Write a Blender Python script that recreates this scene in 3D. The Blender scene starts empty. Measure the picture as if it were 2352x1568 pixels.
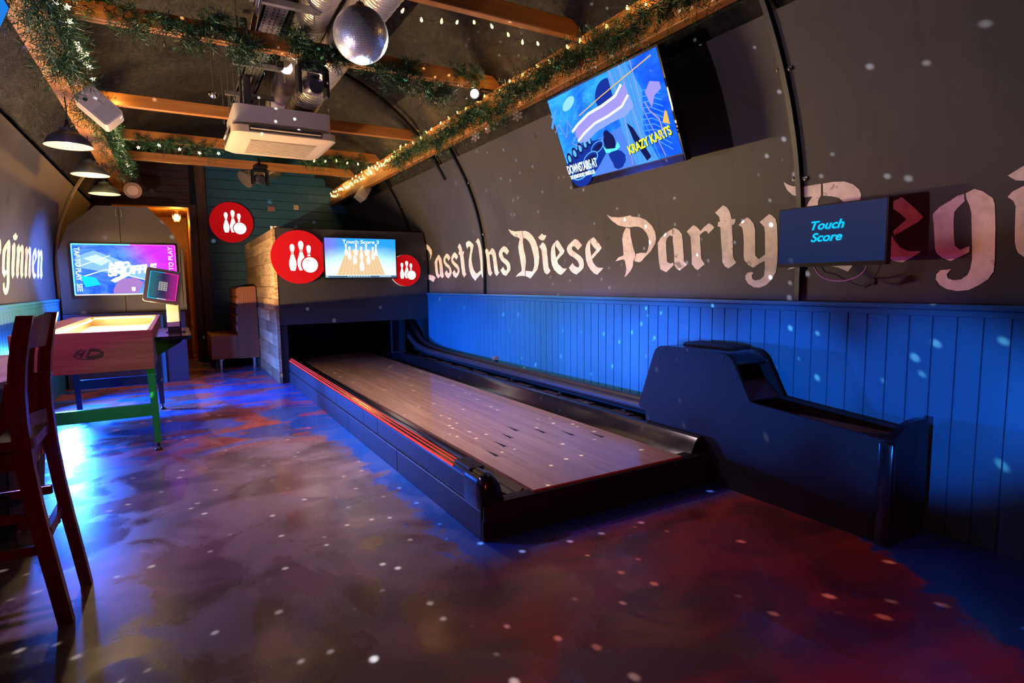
import bpy, bmesh, math, random
from mathutils import Vector, Matrix, noise as mnoise
from mathutils.geometry import tessellate_polygon
random.seed(7)
SC = bpy.context.scene
COL = SC.collection
PI = math.pi
V = Vector
# room: x to the right, y along the lane, z up. Barrel vault about x=CX
CX, CZ, RR = .917, 1.4, 2.143
YF, YB = -3.0, 10.55
def hw(z, r=RR):
    return r if z <= CZ else math.sqrt(max(0, r*r-(z-CZ)**2))

# ------------------------------------------------------------------ materials
class NT:
    def __init__(s, name):
        s.m = bpy.data.materials.new(name); s.m.use_nodes = True
        s.t = s.m.node_tree; s.N = s.t.nodes; s.L = s.t.links
        s.b = s.N['Principled BSDF']
    def put(s, sock, v):
        if v is None: return
        if isinstance(v, bpy.types.NodeSocket): s.L.new(v, sock)
        elif isinstance(v, (tuple, list)) and len(v) == 3 and sock.type == 'RGBA': sock.default_value = (*v, 1)
        else: sock.default_value = v
    def node(s, typ, out=0, props=None, **kw):
        n = s.N.new(typ)
        for k, v in (props or {}).items(): setattr(n, k, v)
        for k, v in kw.items():
            k = k.replace('_', ' ')
            s.put(n.inputs[int(k[1:])] if k[0] == 'i' and k[1:].isdigit() else n.inputs[k], v)
        return n.outputs[out]
    def ma(s, op, a, b=0.0, c=None):
        n = s.N.new('ShaderNodeMath'); n.operation = op
        s.put(n.inputs[0], a); s.put(n.inputs[1], b)
        if c is not None: s.put(n.inputs[2], c)
        return n.outputs[0]
    def mix(s, f, a, b):
        n = s.N.new('ShaderNodeMix'); n.data_type = 'RGBA'
        s.put(n.inputs[0], f); s.put(n.inputs[6], a); s.put(n.inputs[7], b)
        return n.outputs[2]
    def ss(s, x, lo, hi):
        n = s.N.new('ShaderNodeMapRange'); n.interpolation_type = 'SMOOTHSTEP'
        s.put(n.inputs[0], x); n.inputs[1].default_value = lo; n.inputs[2].default_value = hi
        return n.outputs[0]
    def co(s, kind='Object', scale=(1, 1, 1)):
        tc = s.N.new('ShaderNodeTexCoord') if kind != 'World' else s.N.new('ShaderNodeNewGeometry')
        o = tc.outputs['Position' if kind == 'World' else kind]
        if scale == (1, 1, 1): return o
        return s.node('ShaderNodeMapping', Vector=o, Scale=scale)
    def noise(s, vec, scale=5, detail=4, rough=.55, dist=0, out=0):
        return s.node('ShaderNodeTexNoise', out=out, Vector=vec, Scale=scale, Detail=detail, Roughness=rough, Distortion=dist)
    def xyz(s, vec):
        n = s.N.new('ShaderNodeSeparateXYZ'); s.L.new(vec, n.inputs[0]); return n.outputs
    def bump(s, h, strength=.3, dist=.01):
        n = s.N.new('ShaderNodeBump'); n.inputs['Strength'].default_value = strength; n.inputs['Distance'].default_value = dist
        s.L.new(h, n.inputs['Height']); s.L.new(n.outputs[0], s.b.inputs['Normal'])
    def set(s, **kw):
        for k, v in kw.items(): s.put(s.b.inputs[k.replace('_', ' ')], v)
        return s.m

def flat(name, c, rough=.5, metal=0, var=.15, scale=12, bump=.0, kind='Object', coat=0):
    t = NT(name); n = t.noise(t.co(kind), scale, 4)
    d = tuple(x*(1-var) for x in c); e = tuple(min(1, x*(1+var)) for x in c)
    t.set(Base_Color=t.mix(n, d, e), Roughness=t.ma('ADD', rough-.05, t.ma('MULTIPLY', n, .1)), Metallic=metal, Coat_Weight=coat)
    if bump: t.bump(t.noise(t.co(kind), scale*6, 3), bump, .004)
    return t.m
def wood(name, a, b, stretch=(1.5, 30, 30), rough=.5, kind='Object', bump=.15, knots=True):
    t = NT(name); v = t.co(kind, stretch)
    n = t.noise(v, 1.0, 6, .6, .8); w = t.noise(v, 3.5, 3, .5, .2)
    c = t.mix(t.ss(n, .3, .72), a, b)
    c = t.mix(t.ma('MULTIPLY', t.ss(w, .55, .8), .45), c, tuple(x*.45 for x in a))
    t.set(Base_Color=c, Roughness=rough); t.bump(n, bump, .004)
    return t.m
def emit(name, c, s, rough=.3, base=(.02, .02, .02)):
    t = NT(name)
    return t.set(Base_Color=base, Roughness=rough, Emission_Color=c, Emission_Strength=s, Specular_IOR_Level=.0)

M = {}
M['black'] = flat('black_paint', (.009, .009, .01), .55, var=.3); M['black'].node_tree.nodes['Principled BSDF'].inputs['Specular IOR Level'].default_value = .25
M['blackgloss'] = flat('black_gloss_plastic', (.008, .008, .01), .16, var=.2)
M['blackmetal'] = flat('black_steel', (.015, .015, .018), .35, .6)
M['charcoal'] = flat('charcoal_board', (.022, .02, .023), .5, var=.4, scale=3)
M['white'] = flat('white_plastic', (.42, .37, .37), .45, var=.06)
M['offwhite'] = flat('cream_plastic', (.44, .34, .26), .5, var=.06)
M['grille'] = flat('speaker_grille', (.32, .31, .3), .7, var=.2, scale=150)
M['steel'] = flat('galvanised_steel', (.42, .41, .39), .35, .9, var=.2, scale=25)
M['chrome'] = flat('chrome', (.7, .7, .7), .15, 1, var=.05)
M['brass'] = flat('worn_brass_rail', (.5, .36, .16), .35, .8, var=.2)
M['bolt'] = flat('zinc_bolt', (.5, .48, .42), .3, .9)
M['pine'] = wood('orange_pine', (.3, .11, .022), (.47, .2, .045), (25, 1.2, 25), .5)
M['pinex'] = wood('orange_pine_joist', (.26, .09, .02), (.42, .17, .042), (1.2, 25, 25), .5)
M['darkplank'] = wood('dark_stained_plank', (.055, .024, .012), (.12, .055, .025), (1.2, 20, 14), .55)
M['darkpost'] = wood('dark_stained_post', (.07, .03, .014), (.15, .068, .03), (18, 18, 1.1), .55)
M['mahog'] = wood('mahogany_polish', (.06, .013, .008), (.12, .026, .015), (20, 20, 1.5), .22)
M['tablewood'] = wood('reddish_table_wood', (.22, .05, .028), (.34, .085, .05), (1.5, 25, 22), .42)
M['tableinner'] = wood('pale_table_wood', (.2, .11, .035), (.3, .17, .06), (1.5, 1.5, 22), .4)
M['oldwood'] = wood('weathered_table_top', (.18, .12, .075), (.36, .25, .16), (20, 1.2, 20), .5)
M['barrel'] = wood('barrel_stave', (.035, .022, .018), (.085, .055, .045), (14, 14, 1.2), .55)
M['leather'] = flat('brown_leather', (.27, .085, .03), .38, var=.18, scale=30, bump=.15)
M['taupe'] = flat('taupe_panel', (.034, .021, .0145), .5, var=.08, scale=4)
M['navyshade'] = flat('navy_enamel', (.035, .045, .1), .3, var=.15)
M['slateshade'] = flat('slate_enamel', (.085, .12, .13), .3, var=.15)
M['sageshade'] = flat('sage_enamel', (.12, .16, .12), .3, var=.15)
M['shadein'] = flat('white_enamel_inside', (.8, .74, .62), .4, var=.05)
M['rubber'] = flat('rubber', (.02, .02, .022), .7)
M['green'] = flat('green_leaf', (.03, .1, .03), .5, var=.6, scale=60)
M['greenlit'] = flat('green_lit_steel', (.02, .3, .06), .3, .2, var=.1)  # green light painted into the metal of the front legs and crossbar
M['violetlit'] = flat('violet_lit_steel', (.06, .035, .1), .3, .2, var=.1)  # violet light painted into the metal of the far legs and crossbar
M['purplewire'] = flat('lilac_cable', (.32, .2, .5), .45)
M['glass'] = flat('screen_glass_edge', (.03, .03, .04), .12)
M['mirror'] = flat('mirror_tile', (.8, .85, .92), .36, .75, var=.03)
M['letter'] = None

t = NT('letter_paint'); n = t.noise(t.co('World'), 9, 6, .65); n2 = t.noise(t.co('World'), 45, 3)
c = t.mix(t.ss(n, .3, .6), (.55, .49, .5), (.8, .73, .73))
c = t.mix(t.ma('MULTIPLY', t.ss(t.ma('ADD', n, t.ma('MULTIPLY', n2, .35)), .78, .9), .8), c, (.14, .12, .12))
M['letter'] = t.set(Base_Color=c, Roughness=.55)

# grey lining panels with stains and drips
t = NT('grey_lining_panel'); p = t.co('World'); n = t.noise(p, 1.2, 5, .6, .6)
dr = t.noise(t.co('World', (1, 9, .8)), 1.6, 4, .6); sp = t.noise(p, 7.5, 3, .5)
c = t.mix(t.ss(n, .3, .7), (.04, .037, .039), (.062, .057, .06))
c = t.mix(t.ma('MULTIPLY', t.ss(dr, .55, .75), .35), c, (.03, .027, .027))
c = t.mix(t.ma('MULTIPLY', t.ss(sp, .68, .76), .6), c, (.018, .015, .014))
M['panel'] = t.set(Specular_IOR_Level=.2, Base_Color=c, Roughness=t.ma('ADD', .42, t.ma('MULTIPLY', n, .15)))

# sprayed rough vault
t = NT('rough_sprayed_vault'); p = t.co('World'); n = t.noise(p, 1.1, 4, .6); n2 = t.noise(t.co('World', (1, .7, 1.2)), 16, 6, .7, .4)
c = t.mix(t.ss(n2, .35, .7), (.006, .0045, .003), (.03, .021, .011)); c = t.mix(t.ma('MULTIPLY', t.ss(n, .4, .7), .5), c, (.016, .013, .009))
t.set(Base_Color=c, Roughness=.75); t.bump(n2, .9, .05); M['vault'] = t.m

# painted boards
def paint(name, a, rough=.4, kind='World'):
    t = NT(name); n = t.noise(t.co(kind), 3, 5, .6)
    return t.set(Base_Color=t.mix(n, tuple(x*.82 for x in a), tuple(x*1.15 for x in a)), Roughness=rough)
M['teal'] = paint('teal_board_paint', (.022, .17, .25), .4)
M['tealdark'] = paint('petrol_board_paint', (.008, .08, .15), .5)

# poured floor paint, blue at the edges; redder front right and far, tan patches
t = NT('marbled_floor_paint'); p = t.co('World'); x, y, z = t.xyz(p)
q = t.co('World', (.8, 1.3, 1)); n1 = t.noise(q, 1.9, 4, .5, .6); n2 = t.noise(q, 2.2, 4, .55, 1.0); n3 = t.noise(p, 5.5, 5, .6, .8); n4 = t.noise(t.co('World', (.75, 1.7, 1)), 1.5, 4, .5, 1.6)
n5 = t.noise(t.co('World', (1, .8, 1)), 2.6, 4, .55, .7)
tan = t.mix(t.ss(n1, .4, .6), (.075, .05, .045), (.17, .125, .112))
tan = t.mix(t.ma('MULTIPLY', t.ss(n5, .55, .64), .4), tan, (.055, .038, .036))
red = t.mix(t.ss(n2, .35, .65), (.08, .018, .012), (.24, .036, .02))
c = tan
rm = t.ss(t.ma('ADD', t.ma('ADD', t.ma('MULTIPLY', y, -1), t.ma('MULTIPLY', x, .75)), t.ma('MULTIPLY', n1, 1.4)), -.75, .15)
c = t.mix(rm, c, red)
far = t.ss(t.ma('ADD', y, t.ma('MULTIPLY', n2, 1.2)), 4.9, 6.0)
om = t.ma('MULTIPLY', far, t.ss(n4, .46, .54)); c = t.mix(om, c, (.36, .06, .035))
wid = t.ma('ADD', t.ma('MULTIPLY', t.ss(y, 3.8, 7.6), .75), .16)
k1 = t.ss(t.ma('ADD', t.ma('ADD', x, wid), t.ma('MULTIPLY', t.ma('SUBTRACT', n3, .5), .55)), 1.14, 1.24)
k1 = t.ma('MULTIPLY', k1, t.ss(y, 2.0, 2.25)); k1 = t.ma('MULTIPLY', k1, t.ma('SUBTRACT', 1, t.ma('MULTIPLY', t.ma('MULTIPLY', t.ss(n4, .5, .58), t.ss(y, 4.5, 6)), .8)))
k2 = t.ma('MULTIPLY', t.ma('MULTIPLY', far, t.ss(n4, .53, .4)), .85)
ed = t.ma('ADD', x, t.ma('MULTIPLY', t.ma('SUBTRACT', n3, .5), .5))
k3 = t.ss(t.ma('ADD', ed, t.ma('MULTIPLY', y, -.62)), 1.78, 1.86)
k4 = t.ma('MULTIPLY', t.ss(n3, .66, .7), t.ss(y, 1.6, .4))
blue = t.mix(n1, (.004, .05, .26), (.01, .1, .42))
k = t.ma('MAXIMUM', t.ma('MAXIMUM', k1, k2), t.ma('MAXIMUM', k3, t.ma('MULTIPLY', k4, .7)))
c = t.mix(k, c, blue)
fine = t.noise(t.co('World', (9, 3, 1)), 9, 4, .6)
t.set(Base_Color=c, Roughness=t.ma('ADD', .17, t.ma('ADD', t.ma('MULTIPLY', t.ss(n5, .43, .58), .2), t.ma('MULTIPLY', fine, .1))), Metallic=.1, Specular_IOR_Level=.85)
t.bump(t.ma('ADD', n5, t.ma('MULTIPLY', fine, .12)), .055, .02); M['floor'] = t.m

# lane boards (grain along y, board tone by x)
t = NT('lane_maple'); p = t.co('World'); x, y, z = t.xyz(p)
bi = t.ma('FLOOR', t.ma('MULTIPLY', x, 39)); si = t.ma('FLOOR', t.ma('ADD', t.ma('MULTIPLY', y, .7), t.ma('MULTIPLY', bi, .377)))
cb = t.N.new('ShaderNodeCombineXYZ'); t.L.new(bi, cb.inputs[0]); t.L.new(si, cb.inputs[1])
wn = t.node('ShaderNodeTexWhiteNoise', Vector=cb.outputs[0]); g = t.noise(t.co('World', (60, 2, 1)), 1.5, 5, .6)
c = t.mix(wn, (.31, .195, .105), (.41, .27, .15)); c = t.mix(t.ma('MULTIPLY', t.ss(g, .4, .75), .4), c, (.2, .115, .06))
fr = t.ma('FRACT', t.ma('MULTIPLY', x, 39)); c = t.mix(t.ma('MULTIPLY', t.ss(fr, .07, .0), .5), c, (.06, .035, .02))
M['lane'] = t.set(Base_Color=c, Roughness=.24, Coat_Weight=.3, Coat_Roughness=.12)

# reclaimed cladding planks of mixed tone
t = NT('reclaimed_planks'); p = t.co('World'); x, y, z = t.xyz(p)
r = t.ma('FLOOR', t.ma('MULTIPLY', z, 6.7)); s_ = t.ma('FLOOR', t.ma('ADD', t.ma('MULTIPLY', y, 1.1), t.ma('MULTIPLY', r, .43)))
cb = t.N.new('ShaderNodeCombineXYZ'); t.L.new(r, cb.inputs[0]); t.L.new(s_, cb.inputs[1])
wn = t.node('ShaderNodeTexWhiteNoise', Vector=cb.outputs[0]); g = t.noise(t.co('World', (8, 2.2, 20)), 1.3, 6, .65, 1.5)
c = t.mix(wn, (.2, .11, .045), (.62, .43, .2)); c = t.mix(t.ma('MULTIPLY', t.ss(g, .45, .65), .7), c, (.13, .07, .03))
M['clad'] = t.set(Base_Color=c, Roughness=.6); t.bump(g, .2, .004)

# crinkled foil duct
t = NT('foil_duct'); p = t.co('Object'); n = t.noise(p, 14, 5, .7, .8); w = t.node('ShaderNodeTexWave', out=1, props={'bands_direction': 'Y'}, Vector=p, Scale=9, Distortion=2.5, Detail=3)
t.set(Base_Color=t.mix(n, (.5, .45, .4), (.82, .78, .72)), Roughness=.28, Metallic=.8); t.bump(t.ma('ADD', n, t.ma('MULTIPLY', w, .6)), .55, .02); M['foil'] = t.m

# lit things
M['bulb'] = emit('warm_bulb', (1, .6, .22), 30)
M['fairy'] = emit('fairy_bulb', (1, .6, .16), 7)
M['star'] = emit('star_bulb', (1, .86, .5), 5)
M['whitelamp'] = emit('white_led', (.92, .96, 1), 40)
M['ledstrip'] = emit('warm_led_strip', (1, .74, .3), 16)
M['redled'] = emit('red_led_strip', (1, .05, .03), 1.1)
M['signred'] = emit('backlit_red', (1, .008, .012), .36, .25, (.22, .006, .01))
M['signwhite'] = emit('backlit_white', (1, .95, .88), 3.2)
M['signline'] = emit('sign_line', (.35, .12, .05), .5)
M['signrim'] = emit('backlit_white_rim', (1, .8, .75), .55)
# ------------------------------------------------------------------ mesh helpers
OFF = {}
def mb(): return bmesh.new()
def O(name, bm, m, parent=None, smooth=False, kind=None, label=None, recalc=True):
    """one mesh object from a bmesh built in world space; a child is moved into its thing's space"""
    if recalc: bmesh.ops.recalc_face_normals(bm, faces=bm.faces)
    if smooth is not False:
        lim = math.radians(40 if smooth is True else smooth)
        for f in bm.faces: f.smooth = True
        for e in bm.edges:
            if len(e.link_faces) == 2 and e.calc_face_angle(0) > lim: e.smooth = False
    off = OFF.get(parent.name, V((0, 0, 0))) if parent else V((0, 0, 0))
    if off.length: bm.transform(Matrix.Translation(-off))
    me = bpy.data.meshes.new(name); bm.to_mesh(me); bm.free()
    for x in (m if isinstance(m, (list, tuple)) else [m]): me.materials.append(x)
    o = bpy.data.objects.new(name, me); COL.objects.link(o)
    if parent: o.parent = parent; OFF[o.name] = off
    if kind: o['kind'] = kind
    if label: o['label'] = label
    return o
def tag(o, label, cat, group=None, kind=None):
    o['label'] = label; o['category'] = cat
    if group: o['group'] = group
    if kind: o['kind'] = kind
    return o
def thing(name, label, cat, loc=(0, 0, 0), group=None):
    o = bpy.data.objects.new(name, None); COL.objects.link(o); o.location = loc; o.empty_display_size = .1
    OFF[o.name] = V(loc)
    return tag(o, label, cat, group)
def dup(o, loc, label=None, rz=None, scale=None):
    r = o.copy(); COL.objects.link(r); r.location = loc
    if rz is not None: r.rotation_euler.z = rz
    if scale: r.scale = scale
    if label: r['label'] = label
    for c in list(o.children):
        d = c.copy(); COL.objects.link(d); d.parent = r
        for g in list(c.children):
            e = g.copy(); COL.objects.link(e); e.parent = d
    return r
def box(bm, x0, x1, y0, y1, z0, z1, bev=0, seg=2, mat=None):
    r = bmesh.ops.create_cube(bm, size=1)['verts']
    T = Matrix.Translation(((x0+x1)/2, (y0+y1)/2, (z0+z1)/2)) @ Matrix.Diagonal((abs(x1-x0), abs(y1-y0), abs(z1-z0), 1))
    if mat: T = mat @ T
    bmesh.ops.transform(bm, matrix=T, verts=r)
    if bev:
        es = list({e for v in r for e in v.link_edges})
        r = bmesh.ops.bevel(bm, geom=es, offset=bev, segments=seg, affect='EDGES', profile=.5)['verts']
    return r
def cyl(bm, p0, p1, r0, r1=None, seg=20, cap=True):
    p0, p1 = V(p0), V(p1); d = p1-p0
    T = Matrix.Translation((p0+p1)/2) @ d.to_track_quat('Z', 'Y').to_matrix().to_4x4()
    return bmesh.ops.create_cone(bm, cap_ends=cap, segments=seg, radius1=r0, radius2=r0 if r1 is None else r1, depth=d.length, matrix=T)['verts']
def ball(bm, c, r, u=16, v=10, sc=(1, 1, 1)):
    bmesh.ops.create_uvsphere(bm, u_segments=u, v_segments=v, radius=r, matrix=Matrix.Translation(c) @ Matrix.Diagonal((*sc, 1)))
def tube(bm, pts, r, seg=10, cap=True, flat=None):
    """round tube (or flat=(w,h) bar) swept along points; r may be a list"""
    pts = [V(p) for p in pts]; n = len(pts); rings = []
    up = V((0, 0, 1)); prev = None
    for i, p in enumerate(pts):
        d = (pts[min(i+1, n-1)]-pts[max(i-1, 0)]).normalized()
        if prev is None:
            a = d.cross(up)
            if a.length < .05: a = d.cross(V((0, 1, 0)))
        else: a = prev-d*prev.dot(d)
        a.normalize(); prev = a; b = a.cross(d).normalized()
        rr = r[i] if isinstance(r, (list, tuple)) else r
        if flat:
            w, h = flat; ring = [bm.verts.new(p+a*w*sx+b*h*sy) for sx, sy in ((-1, -1), (1, -1), (1, 1), (-1, 1))]
        else: ring = [bm.verts.new(p+(a*math.cos(2*PI*k/seg)+b*math.sin(2*PI*k/seg))*rr) for k in range(seg)]
        rings.append(ring)
    s = len(rings[0])
    for A, B in zip(rings, rings[1:]):
        for k in range(s): bm.faces.new((A[k], A[(k+1) % s], B[(k+1) % s], B[k]))
    if cap: bm.faces.new(rings[0][::-1]); bm.faces.new(rings[-1])
def prism(bm, pts, f, a, b):
    """closed outline pts extruded between a and b; f(p, t) gives the point"""
    A = [bm.verts.new(f(p, a)) for p in pts]; B = [bm.verts.new(f(p, b)) for p in pts]; n = len(pts)
    for i in range(n): bm.faces.new((A[i], A[(i+1) % n], B[(i+1) % n], B[i]))
    for ring, fl in ((A, True), (B, False)):
        for tri in tessellate_polygon([[V((*pts[i], 0)) for i in range(n)]]):
            try: bm.faces.new([ring[i] for i in (tri[::-1] if fl else tri)])
            except ValueError: pass
XZ = lambda p, t: (p[0], t, p[1])      # outline in x,z pushed along y
YZ = lambda p, t: (t, p[0], p[1])      # outline in y,z pushed along x
XY = lambda p, t: (p[0], p[1], t)
def lathe(bm, prof, c=(0, 0, 0), seg=32, mat=None):
    rings = []
    for r, z in prof:
        ring = []
        for k in range(seg):
            p = V((r*math.cos(2*PI*k/seg), r*math.sin(2*PI*k/seg), z))
            ring.append(bm.verts.new((mat @ p if mat else p)+V(c)))
        rings.append(ring)
    for A, B in zip(rings, rings[1:]):
        for k in range(seg): bm.faces.new((A[k], A[(k+1) % seg], B[(k+1) % seg], B[k]))
    return rings
def frame(c, u, v):
    u, v = V(u).normalized(), V(v).normalized(); n = u.cross(v).normalized(); v = n.cross(u)
    m = Matrix((u, v, n)).transposed().to_4x4(); m.translation = c; return m
def rrect(w, h, r, k=5):
    p = []
    for cx, cy, a in ((w/2-r, h/2-r, 0), (-w/2+r, h/2-r, 90), (-w/2+r, -h/2+r, 180), (w/2-r, -h/2+r, 270)):
        for i in range(k+1):
            t = math.radians(a+90*i/k); p.append((cx+r*math.cos(t), cy+r*math.sin(t)))
    return p
def slab(bm, pts, F, a, b): prism(bm, pts, lambda p, t: F @ V((p[0], p[1], t)), a, b)
class Pic:
    """picture on a screen: flat shapes in one mesh, several materials"""
    def __init__(s, F): s.bm = mb(); s.F = F; s.mats = []; s.uv = s.bm.loops.layers.uv.new('UVMap'); s.z = 0
    def mi(s, m):
        if m not in s.mats: s.mats.append(m)
        return s.mats.index(m)
    def quad(s, x0, y0, x1, y1, m):
        f = s.bm.faces.new([s.bm.verts.new(s.F @ V((a, b, s.z))) for a, b in ((x0, y0), (x1, y0), (x1, y1), (x0, y1))])
        f.material_index = s.mi(m)
        for l, u in zip(f.loops, ((0, 0), (1, 0), (1, 1), (0, 1))): l[s.uv].uv = u
        s.z += .0006
    def poly(s, pts, m, step=True):
        vs = [s.bm.verts.new(s.F @ V((a, b, s.z))) for a, b in pts]; i = s.mi(m)
        for tri in tessellate_polygon([[V((a, b, 0)) for a, b in pts]]):
            try: s.bm.faces.new([vs[k] for k in tri]).material_index = i
            except ValueError: pass
        if step: s.z += .0006
    def ell(s, cx, cy, rx, ry, m, n=28, a=0):
        ca, sa = math.cos(a), math.sin(a)
        s.poly([(cx+rx*math.cos(t)*ca-ry*math.sin(t)*sa, cy+rx*math.cos(t)*sa+ry*math.sin(t)*ca) for t in (2*PI*k/n for k in range(n))], m)
    def line(s, pts, w, m):
        L = []; R = []
        for i, p in enumerate(pts):
            a = V(pts[max(i-1, 0)]); b = V(pts[min(i+1, len(pts)-1)]); d = (b-a).normalized(); ww = w[i] if isinstance(w, list) else w
            L.append((p[0]-d.y*ww, p[1]+d.x*ww)); R.append((p[0]+d.y*ww, p[1]-d.x*ww))
        s.poly(L+R[::-1], m)
    def done(s, name, parent):
        bmesh.ops.recalc_face_normals(s.bm, faces=s.bm.faces)
        n = (s.F.to_3x3() @ V((0, 0, 1)))
        for f in s.bm.faces:
            if f.normal.dot(n) < 0: f.normal_flip()
        return O(name, s.bm, s.mats, parent, recalc=False)
def text(name, s, F, size, m, parent, shear=0, ext=.001, sx=1, bold=0, al='CENTER', space=1, line=1):
    cu = bpy.data.curves.new(name, 'FONT'); cu.body = s; cu.size = size; cu.align_x = al; cu.align_y = 'CENTER'
    cu.shear = shear; cu.extrude = ext; cu.offset = bold; cu.space_character = space; cu.space_line = line
    o = bpy.data.objects.new('tmp', cu); COL.objects.link(o); bpy.context.view_layer.update()
    me = bpy.data.meshes.new_from_object(o.evaluated_get(bpy.context.evaluated_depsgraph_get()))
    bpy.data.objects.remove(o); bm = mb(); bm.from_mesh(me); bpy.data.meshes.remove(me)
    bm.transform(F @ Matrix.Diagonal((sx, 1, 1, 1)))
    for f in bm.faces: f.material_index = 0
    return O(name, bm, m, parent, recalc=False)
def screenmat(name, build, s, rough=.12):
    t = NT(name); uv = t.co('UV'); c = build(t, uv)
    return t.set(Base_Color=(.01, .01, .012), Roughness=rough, Emission_Color=c, Emission_Strength=s, Specular_IOR_Level=.0)
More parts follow.
